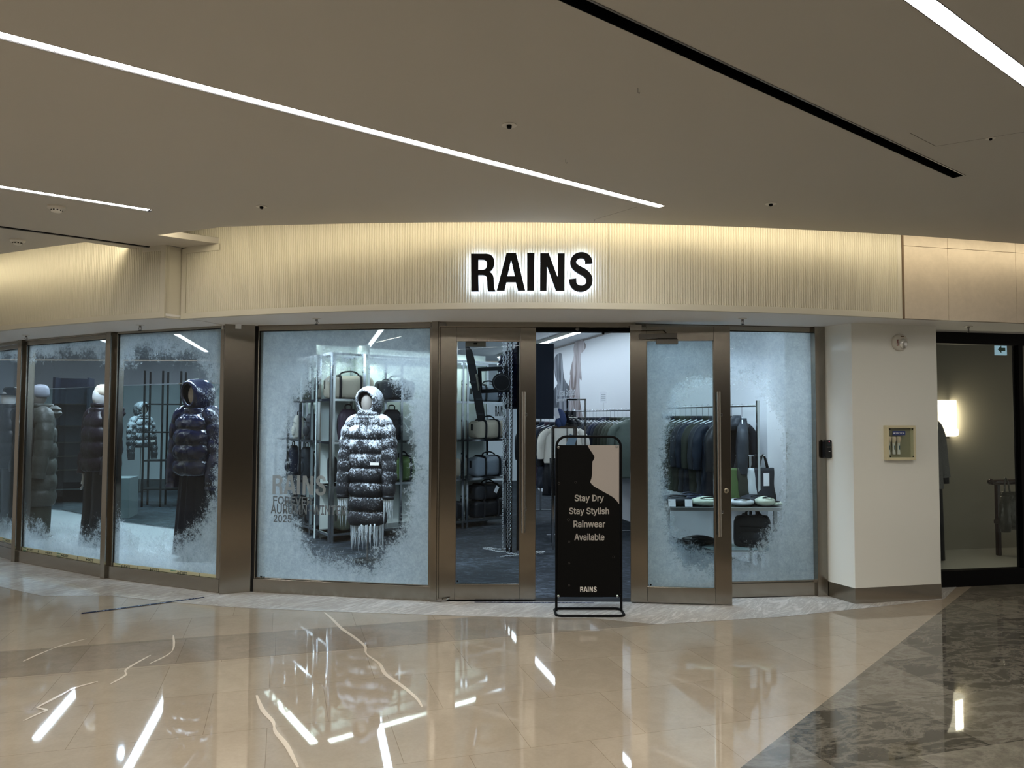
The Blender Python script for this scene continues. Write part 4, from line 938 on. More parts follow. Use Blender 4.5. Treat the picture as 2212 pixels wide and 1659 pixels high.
def snow_figure(M, s, label, icic, name='mannequin', zb=.40):
    t = thing(name, label, 'mannequin', M @ Matrix.Scale(s, 4))
    keys = [(.40, .205, .155, 0, 0), (.9, .20, .16, 0, 0), (1.25, .205, .155, 0, 0), (1.42, .215, .145, 0, 0), (1.51, .20, .13, 0, .0), (1.58, .14, .11, 0, .0), (1.63, .10, .095, 0, -.01), (1.70, .088, .095, 0, -.01)]
    puff_body(keys, zb, 1.66, .158, .19, 2).build('coat_body', SNOW, t, smooth=True)
    for sd in (-1, 1):
        puff_tube([(sd*.11, 0, 1.555), (sd*.185, 0, 1.505), (sd*.232, -.01, 1.36), (sd*.258, -.03, 1.10), (sd*.268, -.06, .88), (sd*.268, -.07, .725)], (.085, .095, .092, .084, .078, .070), .125, .17, sd).build('sleeve', SNOW, t, smooth=True)
        q = MB(); q.tube([(sd*.268, -.07, .73), (sd*.267, -.072, .695)], .066, 18); q.build('cuff', FAB['black'], t, smooth=True)
    hood((0, .01, 1.76), .150, .185, .27, -.06, seed=4).build('hood', SNOW, t, smooth=True)
    puff_body([(1.56, .15, .11, 0, -.01), (1.62, .115, .105, 0, -.02), (1.67, .10, .10, 0, -.02)], 1.56, 1.67, .05, .06, 5, dz=.008).build('collar', SNOW, t, smooth=True)
    egg((0, -.03, 1.745), .074, .09, .118).build('head', SKIN, t, smooth=True)
    for sd in (-1, 1):
        q = MB(); q.tube(smooth3([(sd*.04, -.115, 1.60), (sd*.045, -.15, 1.52), (sd*.04, -.158, 1.43)]), .0035, 6); q.build('drawcord', STRAP, t)
    q = MB(); q.box(.10, .20, -.195, -.187, 1.07, 1.10); q.build('logo_patch', M_['text'], t)
    q = MB(); q.tube([(0, 0, zb+.02), (0, 0, .012)], .011, 10); q.build('stand_pole', M_['mlip'], t)
    q = MB(); q.lathe([(.16, 0), (.16, .008), (.02, .012)], 30); q.build('stand_base', M_['satin'], t)
    if icic:
        r = random.Random(11)
        protos = [icicle_mesh(l, .0082, i) for i, l in enumerate((.17, .23, .28, .31, .12))]
        pm = [p.build('icicle', ICE, t, smooth=True) for p in protos]
        def drop(x, y, z, i, sc, first=[0]):
            o = pm[i] if first[0] == i and False else pm[i].copy(); 
            if o.name not in COL.objects: COL.objects.link(o)
            o.parent = t; o.matrix_local = Matrix.Translation((x, y, z)) @ Matrix.Diagonal((1, 1, sc, 1))
        for k in range(58):
            a = math.pi+math.pi*(k+.5)/58 + r.uniform(-.03, .03); drop(.185*math.cos(a), .13*math.sin(a)+r.uniform(-.01, .02), .43, r.choice((0, 1, 1, 2, 2, 3)), r.uniform(.75, 1.15))
        for sd in (-1, 1):
            for k in range(15):
                a = 2*math.pi*k/15; drop(sd*.267+.050*math.cos(a), -.07+.045*math.sin(a), .71, r.choice((0, 1, 2, 3, 4)), r.uniform(.7, 1.25))
        for p in pm: p.matrix_local = Matrix.Translation((r.uniform(-.15, .15), -.14, .43))
    return t
x, y = ony(797, 900, 8.55).x, 8.55
snow_figure(TR(x, y, .004, math.radians(-12)), 1.0, 'mannequin in a long black puffer coat crusted with snow and hung with icicles', True)
snow_figure(TR(ony(306, 900, 16.2).x, 16.2, .004, math.radians(60)), .98, 'mirror reflection of the snow coat mannequin, modelled deep behind the left bay', False, 'mannequin', .95)  # reflection of the snow coat figure, built as a solid second figure
def coat_figure(M, label, mat, bodykeys, zb, zt, baffle, sleeve, hoodon, lower, headw, cap=None, amp=.10, hands=(), collar=None, arms=1.0):
    t = thing('mannequin', label, 'mannequin', M)
    puff_body(bodykeys, zb, zt, baffle, amp, 7).build('coat_body', mat, t, smooth=True)
    zc, rs = sleeve
    for sd in (-1, 1):
        puff_tube([(sd*.16, 0, 1.50), (sd*.235, 0, 1.46), (sd*.285*arms, 0, 1.30), (sd*.30*arms, -.01, 1.10), (sd*.30*arms, -.04, (zc+1.1)/2), (sd*.29*arms, -.06, zc)], rs, baffle or .2, amp, sd+3).build('sleeve', mat, t, smooth=True)
    if hoodon: hood((0, .0, 1.69), .145, .175, .29, -.12, seed=9, open_=.66).build('hood', mat, t, smooth=True)
    else:
        b = puff_body([(1.50, .15, .13, 0, .02), (1.56, .135, .135, 0, .02), (1.62, .12, .12, 0, .01)], 1.50, 1.62, .07, .12, 6, dz=.008); b.build('collar', mat, t, smooth=True)
        puff_body([(1.44, .12, .06, 0, .13), (1.50, .17, .10, 0, .13), (1.56, .16, .09, 0, .13), (1.60, .10, .05, 0, .12)], 1.44, 1.60, .09, .12, 8, dz=.01).build('hood_lying_back', mat, t, smooth=True)
    egg((0, -.02, 1.70), .075, .092, .118).build('head', headw, t, smooth=True)
    if cap == 'beanie':
        b = MB(); b.lathe([(.086, 1.715), (.092, 1.72), (.094, 1.765), (.088, 1.77), (.084, 1.79), (.066, 1.822), (.03, 1.838), (0, 1.84)], 28); b.build('beanie', FAB['bone'], t, smooth=True)
    if cap == 'cap':
        b = MB(); b.lathe([(.092, 1.70), (.098, 1.75), (.094, 1.80), (.078, 1.835), (.045, 1.855), (0, 1.86)], 28); b.build('cap', FAB['gcap'], t, smooth=True)
        b = MB(); b.prism([(.07*math.cos(a), -.07+.085*math.sin(a)-.02) for a in [math.pi+math.pi*i/12 for i in range(13)]], 1.705, 1.712, axis='z'); b.build('visor', FAB['gcap'], t)
    if cap == 'hat':
        b = MB(); b.lathe([(.17, 1.735), (.172, 1.742), (.09, 1.755), (.085, 1.82), (.06, 1.84), (0, 1.845)], 28); b.build('hat', FAB['black'], t, smooth=True)
    lower(t)
    for sd in hands: hand(Matrix.Translation((sd*.29*arms, -.065, zc-.03)) @ Matrix.Rotation(.5*sd, 4, 'Z'), t, headw)
    q = MB(); q.lathe([(.17, 0), (.17, .008), (.02, .012)], 28); q.build('stand_base', M_['mlip'], t)
    return t
def skirt(t): 
    b = MB(); rings = []
    for i in range(30):
        z = .05+1.05*i/29; r = .26-.09*(z/1.1)
        rings.append([(r*(1+.05*math.sin(11*a+z))*math.cos(a), r*.72*(1+.07*math.sin(13*a))*math.sin(a), z) for a in [2*math.pi*j/60 for j in range(60)]])
    b.loft(rings); b.build('skirt', cv('black crinkled skirt cloth', (.007, .007, .012), .45), t, smooth=True)
def trousers(wide, mat='black'):
    def f(t):
        for sd in (-1, 1):
            b = MB(); b.tube(smooth3([(sd*.085, 0, 1.02), (sd*.10, 0, .7), (sd*.105, .01, .35), (sd*.11, 0, .055)]), [.115+wide*i/15 for i in range(16)], 20)
            b.build('trouser_leg', FAB[mat], t, smooth=True)
        for sd in (-1, 1):
            b = MB(); b.ell((sd*.11, -.06, .035), (.045, .12, .035), 14, 8); b.build('shoe', FAB['black'], t, smooth=True)
    return f
kj = lambda hem, w: [(hem, w, w*.72, 0, 0), (hem+.25, w*1.04, w*.74, 0, 0), (1.3, .255, .175, 0, 0), (1.44, .235, .15, 0, 0), (1.53, .15, .12, 0, 0), (1.60, .10, .10, 0, 0)]
pz = .125
coat_figure(TR(ony(428, 900, 8.0).x, 8.0, pz, math.radians(-28)), 'mannequin in a shiny blue black hooded puffer behind the pane next to the steel pier', FAB['blue'], kj(.86, .25), .86, 1.56, .16, (.72, (.095, .10, .092, .085, .08, .07)), True, skirt, pmat('tan mannequin shell', (.45, .36, .30), .6), amp=.16)  # head shell in one even tan colour
coat_figure(TR(ony(221, 900, 8.85).x, 8.85, pz, math.radians(-38)), 'mannequin in a short plum black puffer, bone beanie and wide black trousers', FAB['puffpl'], kj(.84, .25), .84, 1.56, .17, (.80, (.095, .10, .095, .09, .085, .075)), False, trousers(.05), pmat('white mannequin shell', (.5, .5, .5), .4), cap='beanie', amp=.15, hands=(-1,))
coat_figure(TR(ony(86, 900, 9.4).x, 9.4, pz, math.radians(-48)), 'mannequin in a long olive grey puffer coat and light grey cap', FAB['puffol'], kj(.38, .255), .38, 1.56, .19, (.73, (.10, .105, .098, .092, .088, .078)), False, trousers(.01, 'dolive'), pmat('dark mannequin shell', (.10, .09, .08), .5), cap='cap', amp=.11)
x0_ = ony(86, 900, 9.4)
for ch in bpy.data.objects:
    if ch.get('label', '').startswith('mannequin in a long olive'): hand(Matrix.Translation((-.29, -.07, .70)) @ Matrix.Rotation(-.6, 4, 'Z'), ch, pmat('white glove hand', (.75, .75, .75), .4)); break
coat_figure(TR(ony(22, 900, 9.9).x, 9.9, pz, math.radians(-30)), 'mannequin in a black jacket and brimmed hat at the far left edge', FAB['black'], kj(.80, .25), .80, 1.56, .16, (.76, (.095, .10, .095, .09, .085, .075)), False, trousers(.01), pmat('pale mannequin face', (.7, .7, .7), .4), cap='hat', amp=.15)
# display platform and the glass screen along its back edge
gl = [(-8.4, 12.6), P(135, 1103, .12), P(260, 1128, .12), P(380, 1143, .12), P(470, 1150, .12)]
pl = MB(); pl.prism([(p[0], p[1]) for p in gl] + [(Lf[3][0]+.25, Lf[3][1]+.25), (Lf[3][0]-.02, Lf[3][1]+.13), (Lf[2][0]+.06, Lf[2][1]+.13), (Lf[1][0]+.06, Lf[1][1]+.13), (Lf[0][0]+.1, Lf[0][1]+.14)], .004, .12, axis='z')
tag(pl.build('display_platform', pmat('grey painted platform', (.30, .32, .33), .5)), 'low grey display platform under the four mannequins of the left bay', 'platform')
gt = glass_mat('greenish glass', (.80, .90, .89))
tg = thing('glass_screen', 'tall greenish glass screen standing behind the four mannequins', 'glass screen', TR(gl[2][0], gl[2][1], .12))
for i in range(len(gl)-1):
    a, b = gl[i], gl[i+1]; M, L = frame(a, b); k = 1 if L < 1.6 else 2
    for j in range(k):
        q = MB(); q.box(L*j/k+.004, L*(j+1)/k-.004, -.005, .005, .004, 1.9); o = q.build('glass_panel', gt, tg); o.matrix_world = M @ Matrix.Translation((0, 0, .12)); o.matrix_parent_inverse = Matrix()
        o.matrix_local = tg.matrix_world.inverted() @ M @ Matrix.Translation((0, 0, .12))
    q = MB(); q.box(0, L, -.012, .012, 0, .012); q.box(0, L, -.008, .008, 1.9, 1.915); o = q.build('edge_channel', M_['chrome'], tg); o.matrix_local = tg.matrix_world.inverted() @ M @ Matrix.Translation((0, 0, .12))
# furniture deep behind the left bay
t = thing('shelving_unit', 'tall dark shelving glimpsed between the olive coat and the beanie', 'shelving', TR(ony(152, 900, 14.0).x, 14.0, 0, .3))
for sx in (-.28, .28):
    q = MB(); q.box(sx-.02, sx+.02, 0, .4, 0, 2.3); q.build('side_panel', FAB['dnavy'], t)
for z in (.25, .6, .85, 1.1, 1.4, 1.8): q = MB(); q.box(-.26, .26, 0, .4, z, z+.02); q.build('shelf', M_['chrome'], t)
q = MB(); q.box(-.26, .26, .38, .4, 0, 2.3); q.build('back_panel', FAB['dnavy'], t)
t = thing('shelving_unit', 'chrome shelving glimpsed left of the blue puffer shoulder', 'shelving', TR(ony(350, 900, 13.5).x, 13.5, 0, .2))
for sx in (-.3, 0, .3):
    q = MB(); q.box(sx-.015, sx+.015, 0, .03, 0, 2.4); q.build('post', M_['satin'], t); q = MB(); q.box(sx-.015, sx+.015, .37, .4, 0, 2.4); q.build('post', M_['satin'], t)
for z in (.3, .8, 1.3, 1.8): q = MB(); q.box(-.3, .3, 0, .4, z, z+.02); q.build('shelf', M_['satin'], t)
q = MB(); a = ony(243, 1040, 12.2); q.box(-.32, .32, -.25, .25, 0, .62); tag(q.build('display_plinth', pmat('grey plinth', (.16, .18, .19), .5), M=TR(a.x, 12.2, .004, .2)), 'grey block plinth on the carpet behind the glass screen', 'plinth')
# ================================================================= RACKS OF CLOTHES
hgm = pmat('white plastic hanger', (.72, .76, .80), .3)
def hanger_proto():
    t = thing('clothes_hanger', '', 'hanger')
    b = MB(); b.tube([(-.20, 0, -.205), (-.19, 0, -.19), (0, 0, -.125), (.19, 0, -.19), (.20, 0, -.205)], .006, 6); b.tube([(-.2, 0, -.205), (.2, 0, -.205)], .004, 6); b.build('shoulder_bar', hgm, t)
    b = MB(); b.tube([(0, 0, -.125), (0, 0, -.012), (.010, 0, .0), (.014, 0, .014), (.0, 0, .027), (-.014, 0, .016)], .0022, 6); b.build('hook', M_['chrome'], t)
    return t
def garment(colm, ln=.72, w=.46, hoodon=False, baffle=0, dep=.13, name='jacket', long_=.60):
    t = thing(name, '', 'jacket')
    z = -.075; keys = [(-ln, w*.5, dep*.55, 0, 0), (-ln*.5, w*.48, dep*.5, 0, 0), (-.16, w*.47, dep*.46, 0, 0), (-.10, w*.40, dep*.42, 0, 0), (-.055, w*.16, dep*.38, 0, 0), (-.03, w*.13, dep*.36, 0, 0)]
    puff_body(keys, -ln, -.03, baffle or .4, .14 if baffle else .0, random.random()*9, n=30, dz=.022, e=2.2, wob=.10 if not baffle else .05).build('garment_body', colm, t, smooth=True)
    for sd in (-1, 1):
        puff_tube([(sd*w*.36, 0, -.125), (sd*w*.52, 0, -.20), (sd*w*.58, .0, -.36), (sd*w*.57, .01, -long_)], (.05, .058, .055, .046), baffle, .14 if baffle else 0, random.random()*9, n=14, wob=.12).build('sleeve', colm, t, smooth=True)
    if hoodon:
        puff_body([(-.16, .11, .05, 0, .07), (-.10, .14, .07, 0, .07), (-.04, .12, .06, 0, .06), (0.0, .07, .04, 0, .05)], -.16, 0.0, .1, .05, 3, n=20, dz=.02).build('hood', colm, t, smooth=True)
    else:
        b = MB(); b.lathe([(w*.15, -.06), (w*.155, -.03), (w*.15, -.005), (w*.13, -.004), (w*.13, -.05)], 20); b.v = [Vector((v.x, v.y*.7, v.z)) for v in b.v]; b.build('collar', colm, t, smooth=True)
    return t
dWv = (Vector(W0)-Vector(W1)).normalized(); nWv = Vector((-dWv.y, dWv.x)).normalized()
if nWv.x > 0: nWv = -nWv
def on_line(px, off):
    """ground point on the line `off` metres in front of the mural wall that stands under this pixel column"""
    p = Vector(W0)+nWv*off; d = ray(px, 900); k = d.x/d.y; t = (k*p.y-p.x)/(dWv.x-k*dWv.y); return p+dWv*t
hp = hanger_proto(); used_h = [0]
def hang(g, x, y, z, rz, glabel, group, hlabel='white hanger on the clothes rail', hgroup='white hangers', hs=1.0):
    g.matrix_world = TR(x, y, z-.10, rz); g['label'] = glabel
    if group: g['group'] = group
    h = hp if used_h[0] == 0 else copy_tree(hp); used_h[0] += 1
    h.matrix_world = TR(x, y, z+.0, rz); h['label'] = hlabel; h['group'] = hgroup; h['category'] = 'hanger'
rzW = math.atan2(dWv.y, dWv.x)-math.pi/2
protos = {}
def get(kind, **k):
    if kind not in protos: protos[kind] = garment(FAB[kind.split('#')[0]], **k); return protos[kind]
    return copy_tree(protos[kind])
ORD = 'first second third fourth fifth sixth seventh eighth ninth tenth eleventh twelfth thirteenth fourteenth fifteenth sixteenth seventeenth'.split()
NM = dict(slate='slate grey', dnavy='midnight blue', dgrey='charcoal', sage='sage green', dolive='dark olive', navy='navy', black='black', plum='dark plum', cream='cream', olive='olive')
def rack(a, b, z, label, posts=(0, 1), legs=True):
    M, L = frame(a, b); t = thing('clothes_rail', label, 'clothes rail', M)
    q = MB(); q.tube([(0, 0, z-.02), (L, 0, z-.02)], .013, 12); q.build('rail', M_['chrome'], t, smooth=True, auto=40)
    for s in posts:
        q = MB(); q.box(s*L-.014, s*L+.014, -.014, .014, 0, z+.03); q.build('post', M_['chrome'], t)
        q = MB(); q.box(s*L-.02, s*L+.02, -.22, .22, 0, .02); q.build('foot', M_['chrome'], t)
    return t
OFF = .36; ZR = 1.73
pa, pb = on_line(1365, OFF), on_line(1238, OFF); rack(pa, pb, ZR, 'chrome clothes rail along the mural wall behind the sign stand')
L_ = (pb-pa).length
seq = ['sage', 'olive', 'olive', 'dolive', 'dolive', 'dnavy', 'navy', 'dgrey', 'dgrey', 'slate', 'dgrey', 'slate', 'dgrey', 'dnavy', 'dnavy', 'dgrey', 'dgrey']
for i, c in enumerate(seq):
    p = pa+(pb-pa)*((i+.4)/len(seq)); hang(get(c+'#a', hoodon=(c in ('sage', 'navy')), ln=.86, w=.50), p.x, p.y, ZR-.02, rzW+random.uniform(-.12, .12),
        '%s jacket, %s from the right on the rail behind the sign stand' % (NM[c], ORD[i]), 'jackets on the rail behind the sign stand', 'white hanger, %s from the right on the rail behind the sign stand' % ORD[i], 'hangers behind the sign stand')
pa, pb = on_line(1637, .30), on_line(1425, .30); rack(pa, pb, ZR+.02, 'chrome clothes rail behind the frosted open door leaf')
seqR = [(.13, 'slate', True), (.22, 'black', False), (.31, 'dnavy', False), (.375, 'dgrey', False), (.44, 'dolive', False), (.50, 'dnavy', False), (.56, 'dgrey', False), (.62, 'dolive', False), (.68, 'olive', False), (.745, 'dolive', False), (.80, 'dnavy', False), (.85, 'dgrey', False), (.90, 'dnavy', False), (.95, 'dnavy', False)]
for i, (u, c, hd) in enumerate(seqR):
    p = pa+(pb-pa)*u; lab = {0: 'slate hooded jacket hanging alone by the rail post in the right window', 1: 'black jacket hanging just right of the open leaf handle stile'}.get(i, '%s jacket, %s from the right on the rail behind the frosted door leaf' % (NM[c], ORD[i]))
    hang(get(c+('#h' if hd else '#b'), hoodon=hd, ln=.90, w=.50), p.x, p.y, ZR, rzW+random.uniform(-.15, .15) + (1.05 if i == 0 else 0), lab, 'jackets on the rail behind the frosted door leaf', 'white hanger, %s from the right on the rail behind the frosted door leaf' % ORD[i], 'hangers behind the frosted leaf')
# rail of coats left of the sign stand
qa, qb = Vector((ony(1216, 900, 10.4).x, 10.4)), Vector((ony(1168, 900, 13.2).x, 13.2)); rack(qa, qb, 1.66, 'chrome clothes rail of dark coats left of the sign stand')
rz2 = math.atan2(qb.y-qa.y, qb.x-qa.x)-math.pi/2
cr_ = get('cream#c', ln=.56, w=.54, long_=.5); hang(cr_, qa.x+.01, qa.y+.02, 1.64, rz2, 'cream short jacket at the front of the rail left of the sign stand', None, 'white hanger holding the cream jacket on the dark coat rail', 'hangers on the dark coat rail')
for k, (u, c, ln, bf, lb) in enumerate(((.10, 'black', 1.02, 0, 'long black coat hanging right behind the cream jacket'), (.24, 'dnavy', .95, 0, 'long midnight blue coat left of the cream jacket'), (.36, 'plum', .95, 0, 'dark plum coat between the blue coat and the puffer'), (.5, 'navy', .80, .13, 'navy quilted puffer jacket beside the door stile'), (.7, 'black', 1.0, 0, 'very long black coat farthest back on the dark coat rail'))):
    p = qa+(qb-qa)*u; hang(get(c+'#d%d' % k, ln=ln, w=.50+.02*k, baffle=bf, long_=.62), p.x-.03*k, p.y, 1.64, rz2, lb, None, 'white hanger holding the '+lb.split(' hanging')[0].split(' left of')[0].split(' between')[0].split(' beside')[0].split(' farthest')[0]+' on the dark coat rail', 'hangers on the dark coat rail')
t = thing('trousers', 'black trousers hanging under the cream jacket', 'trousers', TR(qa.x-.02, qa.y+.03, 1.05, rz2))
for sd in (-1, 1): b = MB(); b.tube([(sd*.09, 0, .0), (sd*.10, 0, -.25), (sd*.11, 0, -.48)], [.10, .085, .07], 14); b.build('trouser_leg', FAB['black'], t, smooth=True)
# price sign clipped on the rail
p = on_line(1303, OFF); t = thing('price_sign', 'small white price sign standing on the wall rail', 'sign', TR(p.x, p.y-.02, ZR, .1))
b = MB(); b.box(-.003, .003, -.003, .003, -.02, .10); b.build('stem', M_['chrome'], t); b = MB(); b.box(-.055, .055, -.002, .002, .10, .27); cdp = b.build('card', M_['paper'], t)
b = MB(); [b.box(-.035, .035, -.0035, -.0022, z, z+.006) for z in (.225, .19, .165, .14)]; b.build('print', pmat('grey print', (.3, .33, .36), .5), cdp)
# ---- printed mural on the long white wall
MW, _ = frame(W1, W0)     # x runs from the near end to the far end, so build in the mirrored sense
MWf, _ = frame(W0, W1)
def wpt(px, py): return onf(px, py, MWf, -.004)
def poly_px(pts, ox, oy, s): return [wpt(ox+a/s, oy+b/s) for a, b in pts]
t = thing('wall_mural', 'mural of two stretched raincoats with white text on the white wall', 'mural', MWf)
def mural_mat(name, c1, c2):
    m = bpy.data.materials.new(name); m.use_nodes = True; g = G(m); p = m.node_tree.nodes['Principled BSDF']; tc = g.node('TexCoord'); mp = g.node('Mapping'); g.put(mp.inputs[0], tc.outputs['Object']); mp.inputs['Scale'].default_value = (2.2, 1, .5); mp.inputs['Rotation'].default_value = (0, .25, 0)
    g.put(p.inputs['Base Color'], g.mix(g.smooth(g.noise(mp.outputs[0], 2.2, 4, .5, 1.2), .35, .65), (*c1, 1), (*c2, 1))); p.inputs['Roughness'].default_value = .6; return m
s_, ox, oy = 5.532, 1150, 700
lft = [(320,348),(345,352),(352,380),(360,450),(365,540),(378,640),(400,690),(425,730),(440,775),(440,1040),(245,1030),(248,860),(262,775),(300,712),(275,640),(258,540),(254,470),(268,400),(292,362)]
rgt = [(515,195),(560,176),(590,175),(612,205),(636,245),(632,290),(600,335),(576,352),(572,450),(586,640),(578,675),(562,650),(566,900),(590,1060),(600,1180),(545,1200),(450,1180),(440,900),(436,740),(455,610),(447,600),(470,480),(496,380),(492,290),(510,215)]
b = MB(); b.prism(smoothline(poly_px(lft, ox, oy, s_), 3), -.004, -.001); b.build('dark_raincoat_print', mural_mat('printed dark raincoat', (.045, .055, .07), (.30, .32, .36)), t)
b = MB(); b.prism(smoothline(poly_px(rgt, ox, oy, s_), 3), -.005, -.0012); b.build('taupe_raincoat_print', mural_mat('printed taupe raincoat', (.17, .13, .12), (.52, .48, .50)), t)
b = MB()
a0, a1 = wpt(1205, 857), wpt(1242, 842.5); text_mesh(b, 'Urban Shelter', a0[0], a1[0], a0[1], a0[1]+(wpt(1205, 842)[1]-wpt(1205, 857)[1]), -.008, -.006, bold=.03)
a0, a1 = wpt(1202, 868), wpt(1246, 862); text_mesh(b, 'Rainwear Rental Service', a0[0], a1[0], a0[1], a0[1]+(wpt(1202, 860.5)[1]-wpt(1202, 868)[1]), -.008, -.006, bold=.03)
b.build('mural_lettering', pmat('white vinyl', (.9, .93, .97), .5), t)
# ---- shelf stand with cap and boots behind the sign
x0 = ony(1193, 921, 9.3); x1 = ony(1247, 921, 9.3)
t = thing('display_shelf', 'chrome shelf stand holding a cap and a pair of boots', 'display stand', TR(x0.x, 9.3, 0))
Lw = x1.x-x0.x; zt = x0.z
b = MB(); b.box(0, Lw, 0, .30, zt-.025, zt); b.build('shelf_top', M_['chrome'], t)
for sx in (.015, Lw-.015):
    for sy in (.015, .285): b = MB(); b.box(sx-.012, sx+.012, sy-.012, sy+.012, 0, zt-.025); b.build('leg', M_['chrome'], t)
b = MB(); c0 = ony(1226, 905, 9.45); c1 = ony(1266, 861, 9.45)
t = thing('mirror_frame', 'empty square chrome frame leaning above the shelf stand', 'frame', TR(c0.x, 9.62, 0, -.3)); w_ = c1.x-c0.x+.02
for bx_ in ((0, .018, c0.z, c1.z), (w_-.02, w_, .02, c1.z), (0, w_, c1.z-.02, c1.z), (0, w_, c0.z, c0.z+.018)): b.box(bx_[0], bx_[1], -.01, .01, bx_[2], bx_[3])
b.build('frame_bars', M_['chrome'], t)
b = MB(); b.box(0, w_, -.12, .12, 0, .02); b.box(0, .018, -.01, .01, .02, c0.z); b.build('foot', M_['chrome'], t)
c = ony(1217, 900, 9.28); t = thing('cap', 'navy cap with a white tag on the chrome shelf stand', 'cap', TR(c.x, 9.36, zt, -.5) @ Matrix.Rotation(-.25, 4, 'Y'))
b = MB(); b.ell((0, 0, .11), (.060, .085, .115), 20, 14); b.build('crown', FAB['navycap'], t, smooth=True)
b = MB(); b.ell((-.02, -.06, .05), (.035, .06, .06), 16, 10); b.build('visor', FAB['navycap'], t, smooth=True)
b = MB(); b.box(-.03, .03, -.10, -.097, .10, .23); b.build('tag', M_['paper'], t)
def boot(M, label):
    t = thing('boot', label, 'boot', M, 'black ankle boots on the chrome stand')
    b = MB(); b.loft([[(p[0]+cx, p[1]+cy, z) for p in sup(18, rx, ry, 2.4)] for z, rx, ry, cx, cy in ((.02, .04, .105, 0, -.02), (.05, .042, .10, 0, -.02), (.08, .040, .075, 0, .01), (.11, .038, .05, 0, .03), (.15, .040, .048, 0, .035), (.19, .042, .05, 0, .035))]); b.build('upper', FAB['black'], t, smooth=True)
    b = MB(); b.loft([[(p[0], p[1]-.02, z) for p in sup(18, .045, .112, 2.6)] for z in (0, .024)]); b.build('sole', M_['rubber'], t)
    b = MB(); [b.tube([(-.03, -.045+.02*k, .085+.022*k), (.03, -.045+.02*k, .085+.022*k)], .004, 5) for k in range(4)]; b.build('laces', M_['plastic'], t)
c = ony(1232, 900, 9.3); boot(TR(c.x, 9.42, zt, .6), 'left black ankle boot on the chrome shelf stand'); c = ony(1243, 900, 9.3); boot(TR(c.x, 9.46, zt, .5), 'right black ankle boot on the chrome shelf stand')
b = MB(); c = ony(1222, 960, 9.3); b.box(-.05, .05, -.006, .006, -.28, .12, M=Matrix.Rotation(.35, 4, 'Y')); tag(b.build('leaning_panel', pmat('slate sheet', (.10, .14, .17), .2), M=TR(c.x+.05, 9.22, c.z)), 'slate glossy panel slanting under the chrome shelf stand', 'panel')
# big dark panel hanging in the doorway
p0, p1 = ony(1128, 820, 9.0), ony(1196.5, 820, 9.0); zb, zt_ = ony(1180, 905, 9.0).z, ony(1180, 742, 9.0).z
t = thing('dark_banner', 'tall midnight blue panel hanging in the open doorway', 'hanging panel', TR(p0.x, 9.0, 0))
b = MB(); b.box(0, p1.x-p0.x, 0, .05, zb, zt_); b.build('board', pmat('midnight board', (.002, .004, .008), .5, spec=.15), t)
for s in (.06, p1.x-p0.x-.06): b = MB(); b.tube([(s, .025, zt_), (s, .025, 3.02)], .003, 6); b.build('cable', M_['chrome'], t)
# ---- hanging sculpture: poles, chains, loudspeaker, ski shape, frame
def pole(pxc, y, r, label, w=1):
    a = ony(pxc, 900, y); b = MB(); b.box(-r, r, -r, r, .006, 3.02); tag(b.build('floor_pole', M_['satin'], M=TR(a.x, y, 0)), label, 'pole')
pole(1097, 9.10, .016, 'slim black floor to ceiling pole carrying chains, left one of the pair'); pole(1105, 9.12, .012, 'slim black floor to ceiling pole carrying chains, right one of the pair'); pole(1120, 9.2, .02, 'black pole beside the door stile')
def chain(pxc, y, z0, z1, label, mat, link=.032, r=.0032, wob=.0):
    a = ony(pxc, 900, y); b = MB(); n = int((z1-z0)/(link*.74))
    for i in range(n):
        z = z1-i*link*.74; M = Matrix.Translation((wob*math.sin(i*.9), 0, z)) @ Matrix.Rotation(math.pi/2*(i % 2)+.3, 4, 'Z')
        b.tube([(math.cos(q)*link*.30, 0, math.sin(q)*link*.5) for q in [2*math.pi*k/8 for k in range(8)]], r, 5, closed=True, M=M)
    tag(b.build('chain', mat, M=TR(a.x, y, 0), smooth=True), label, 'chain', kind='stuff')
steelc = pmat('bright zinc chain', (.42, .44, .46), .3, 1)
chain(1087, 8.98, .02, 3.0, 'long bright chain hanging left of the black poles', steelc)
chain(1091, 9.0, .9, 3.0, 'short bright chain doubled up beside the loudspeaker', steelc, wob=.01)
chain(1097.5, 9.06, .05, 3.0, 'chain hanging in front of the left black pole', pmat('dull chain', (.3, .31, .33), .35, 1))
chain(1104, 9.07, .05, 3.0, 'chain hanging in front of the right black pole', M_['chrome'])
b = MB(); r_ = random.Random(2); cx_ = ony(1100, 900, 8.95).x
for (x0, y0, x1, y1) in ((1046, 1184, 1108, 1186), (1048, 1186, 1100, 1194), (1083, 1203, 1178, 1190), (1100, 1196, 1160, 1202), (1120, 1190, 1176, 1196)):
    a, c = onz(x0, y0, .012), onz(x1, y1, .012); n = int((c-a).length/.026)
    for i in range(n):
        p = a+(c-a)*(i/n)+Vector((0, .03*math.sin(i*.7), .0)); M = Matrix.Translation((p.x, p.y, .012)) @ Matrix.Rotation(math.atan2((c-a).y, (c-a).x)+.3*math.sin(i), 4, 'Z') @ Matrix.Rotation(.5*(i % 2), 4, 'X')
        b.tube([(math.cos(q)*.017, math.sin(q)*.010, 0) for q in [2*math.pi*k/8 for k in range(8)]], .0035, 5, closed=True, M=M)
tag(b.build('chain_heap', steelc, smooth=True), 'bright chain lying loosely on the dark carpet around the poles', 'chain', kind='stuff')
a = ony(1083.5, 826.5, 8.85); t = thing('loudspeaker', 'round black loudspeaker cone hanging among the chains', 'loudspeaker', TR(a.x, 8.85, a.z, .1) @ Matrix.Rotation(math.radians(90), 4, 'X'))
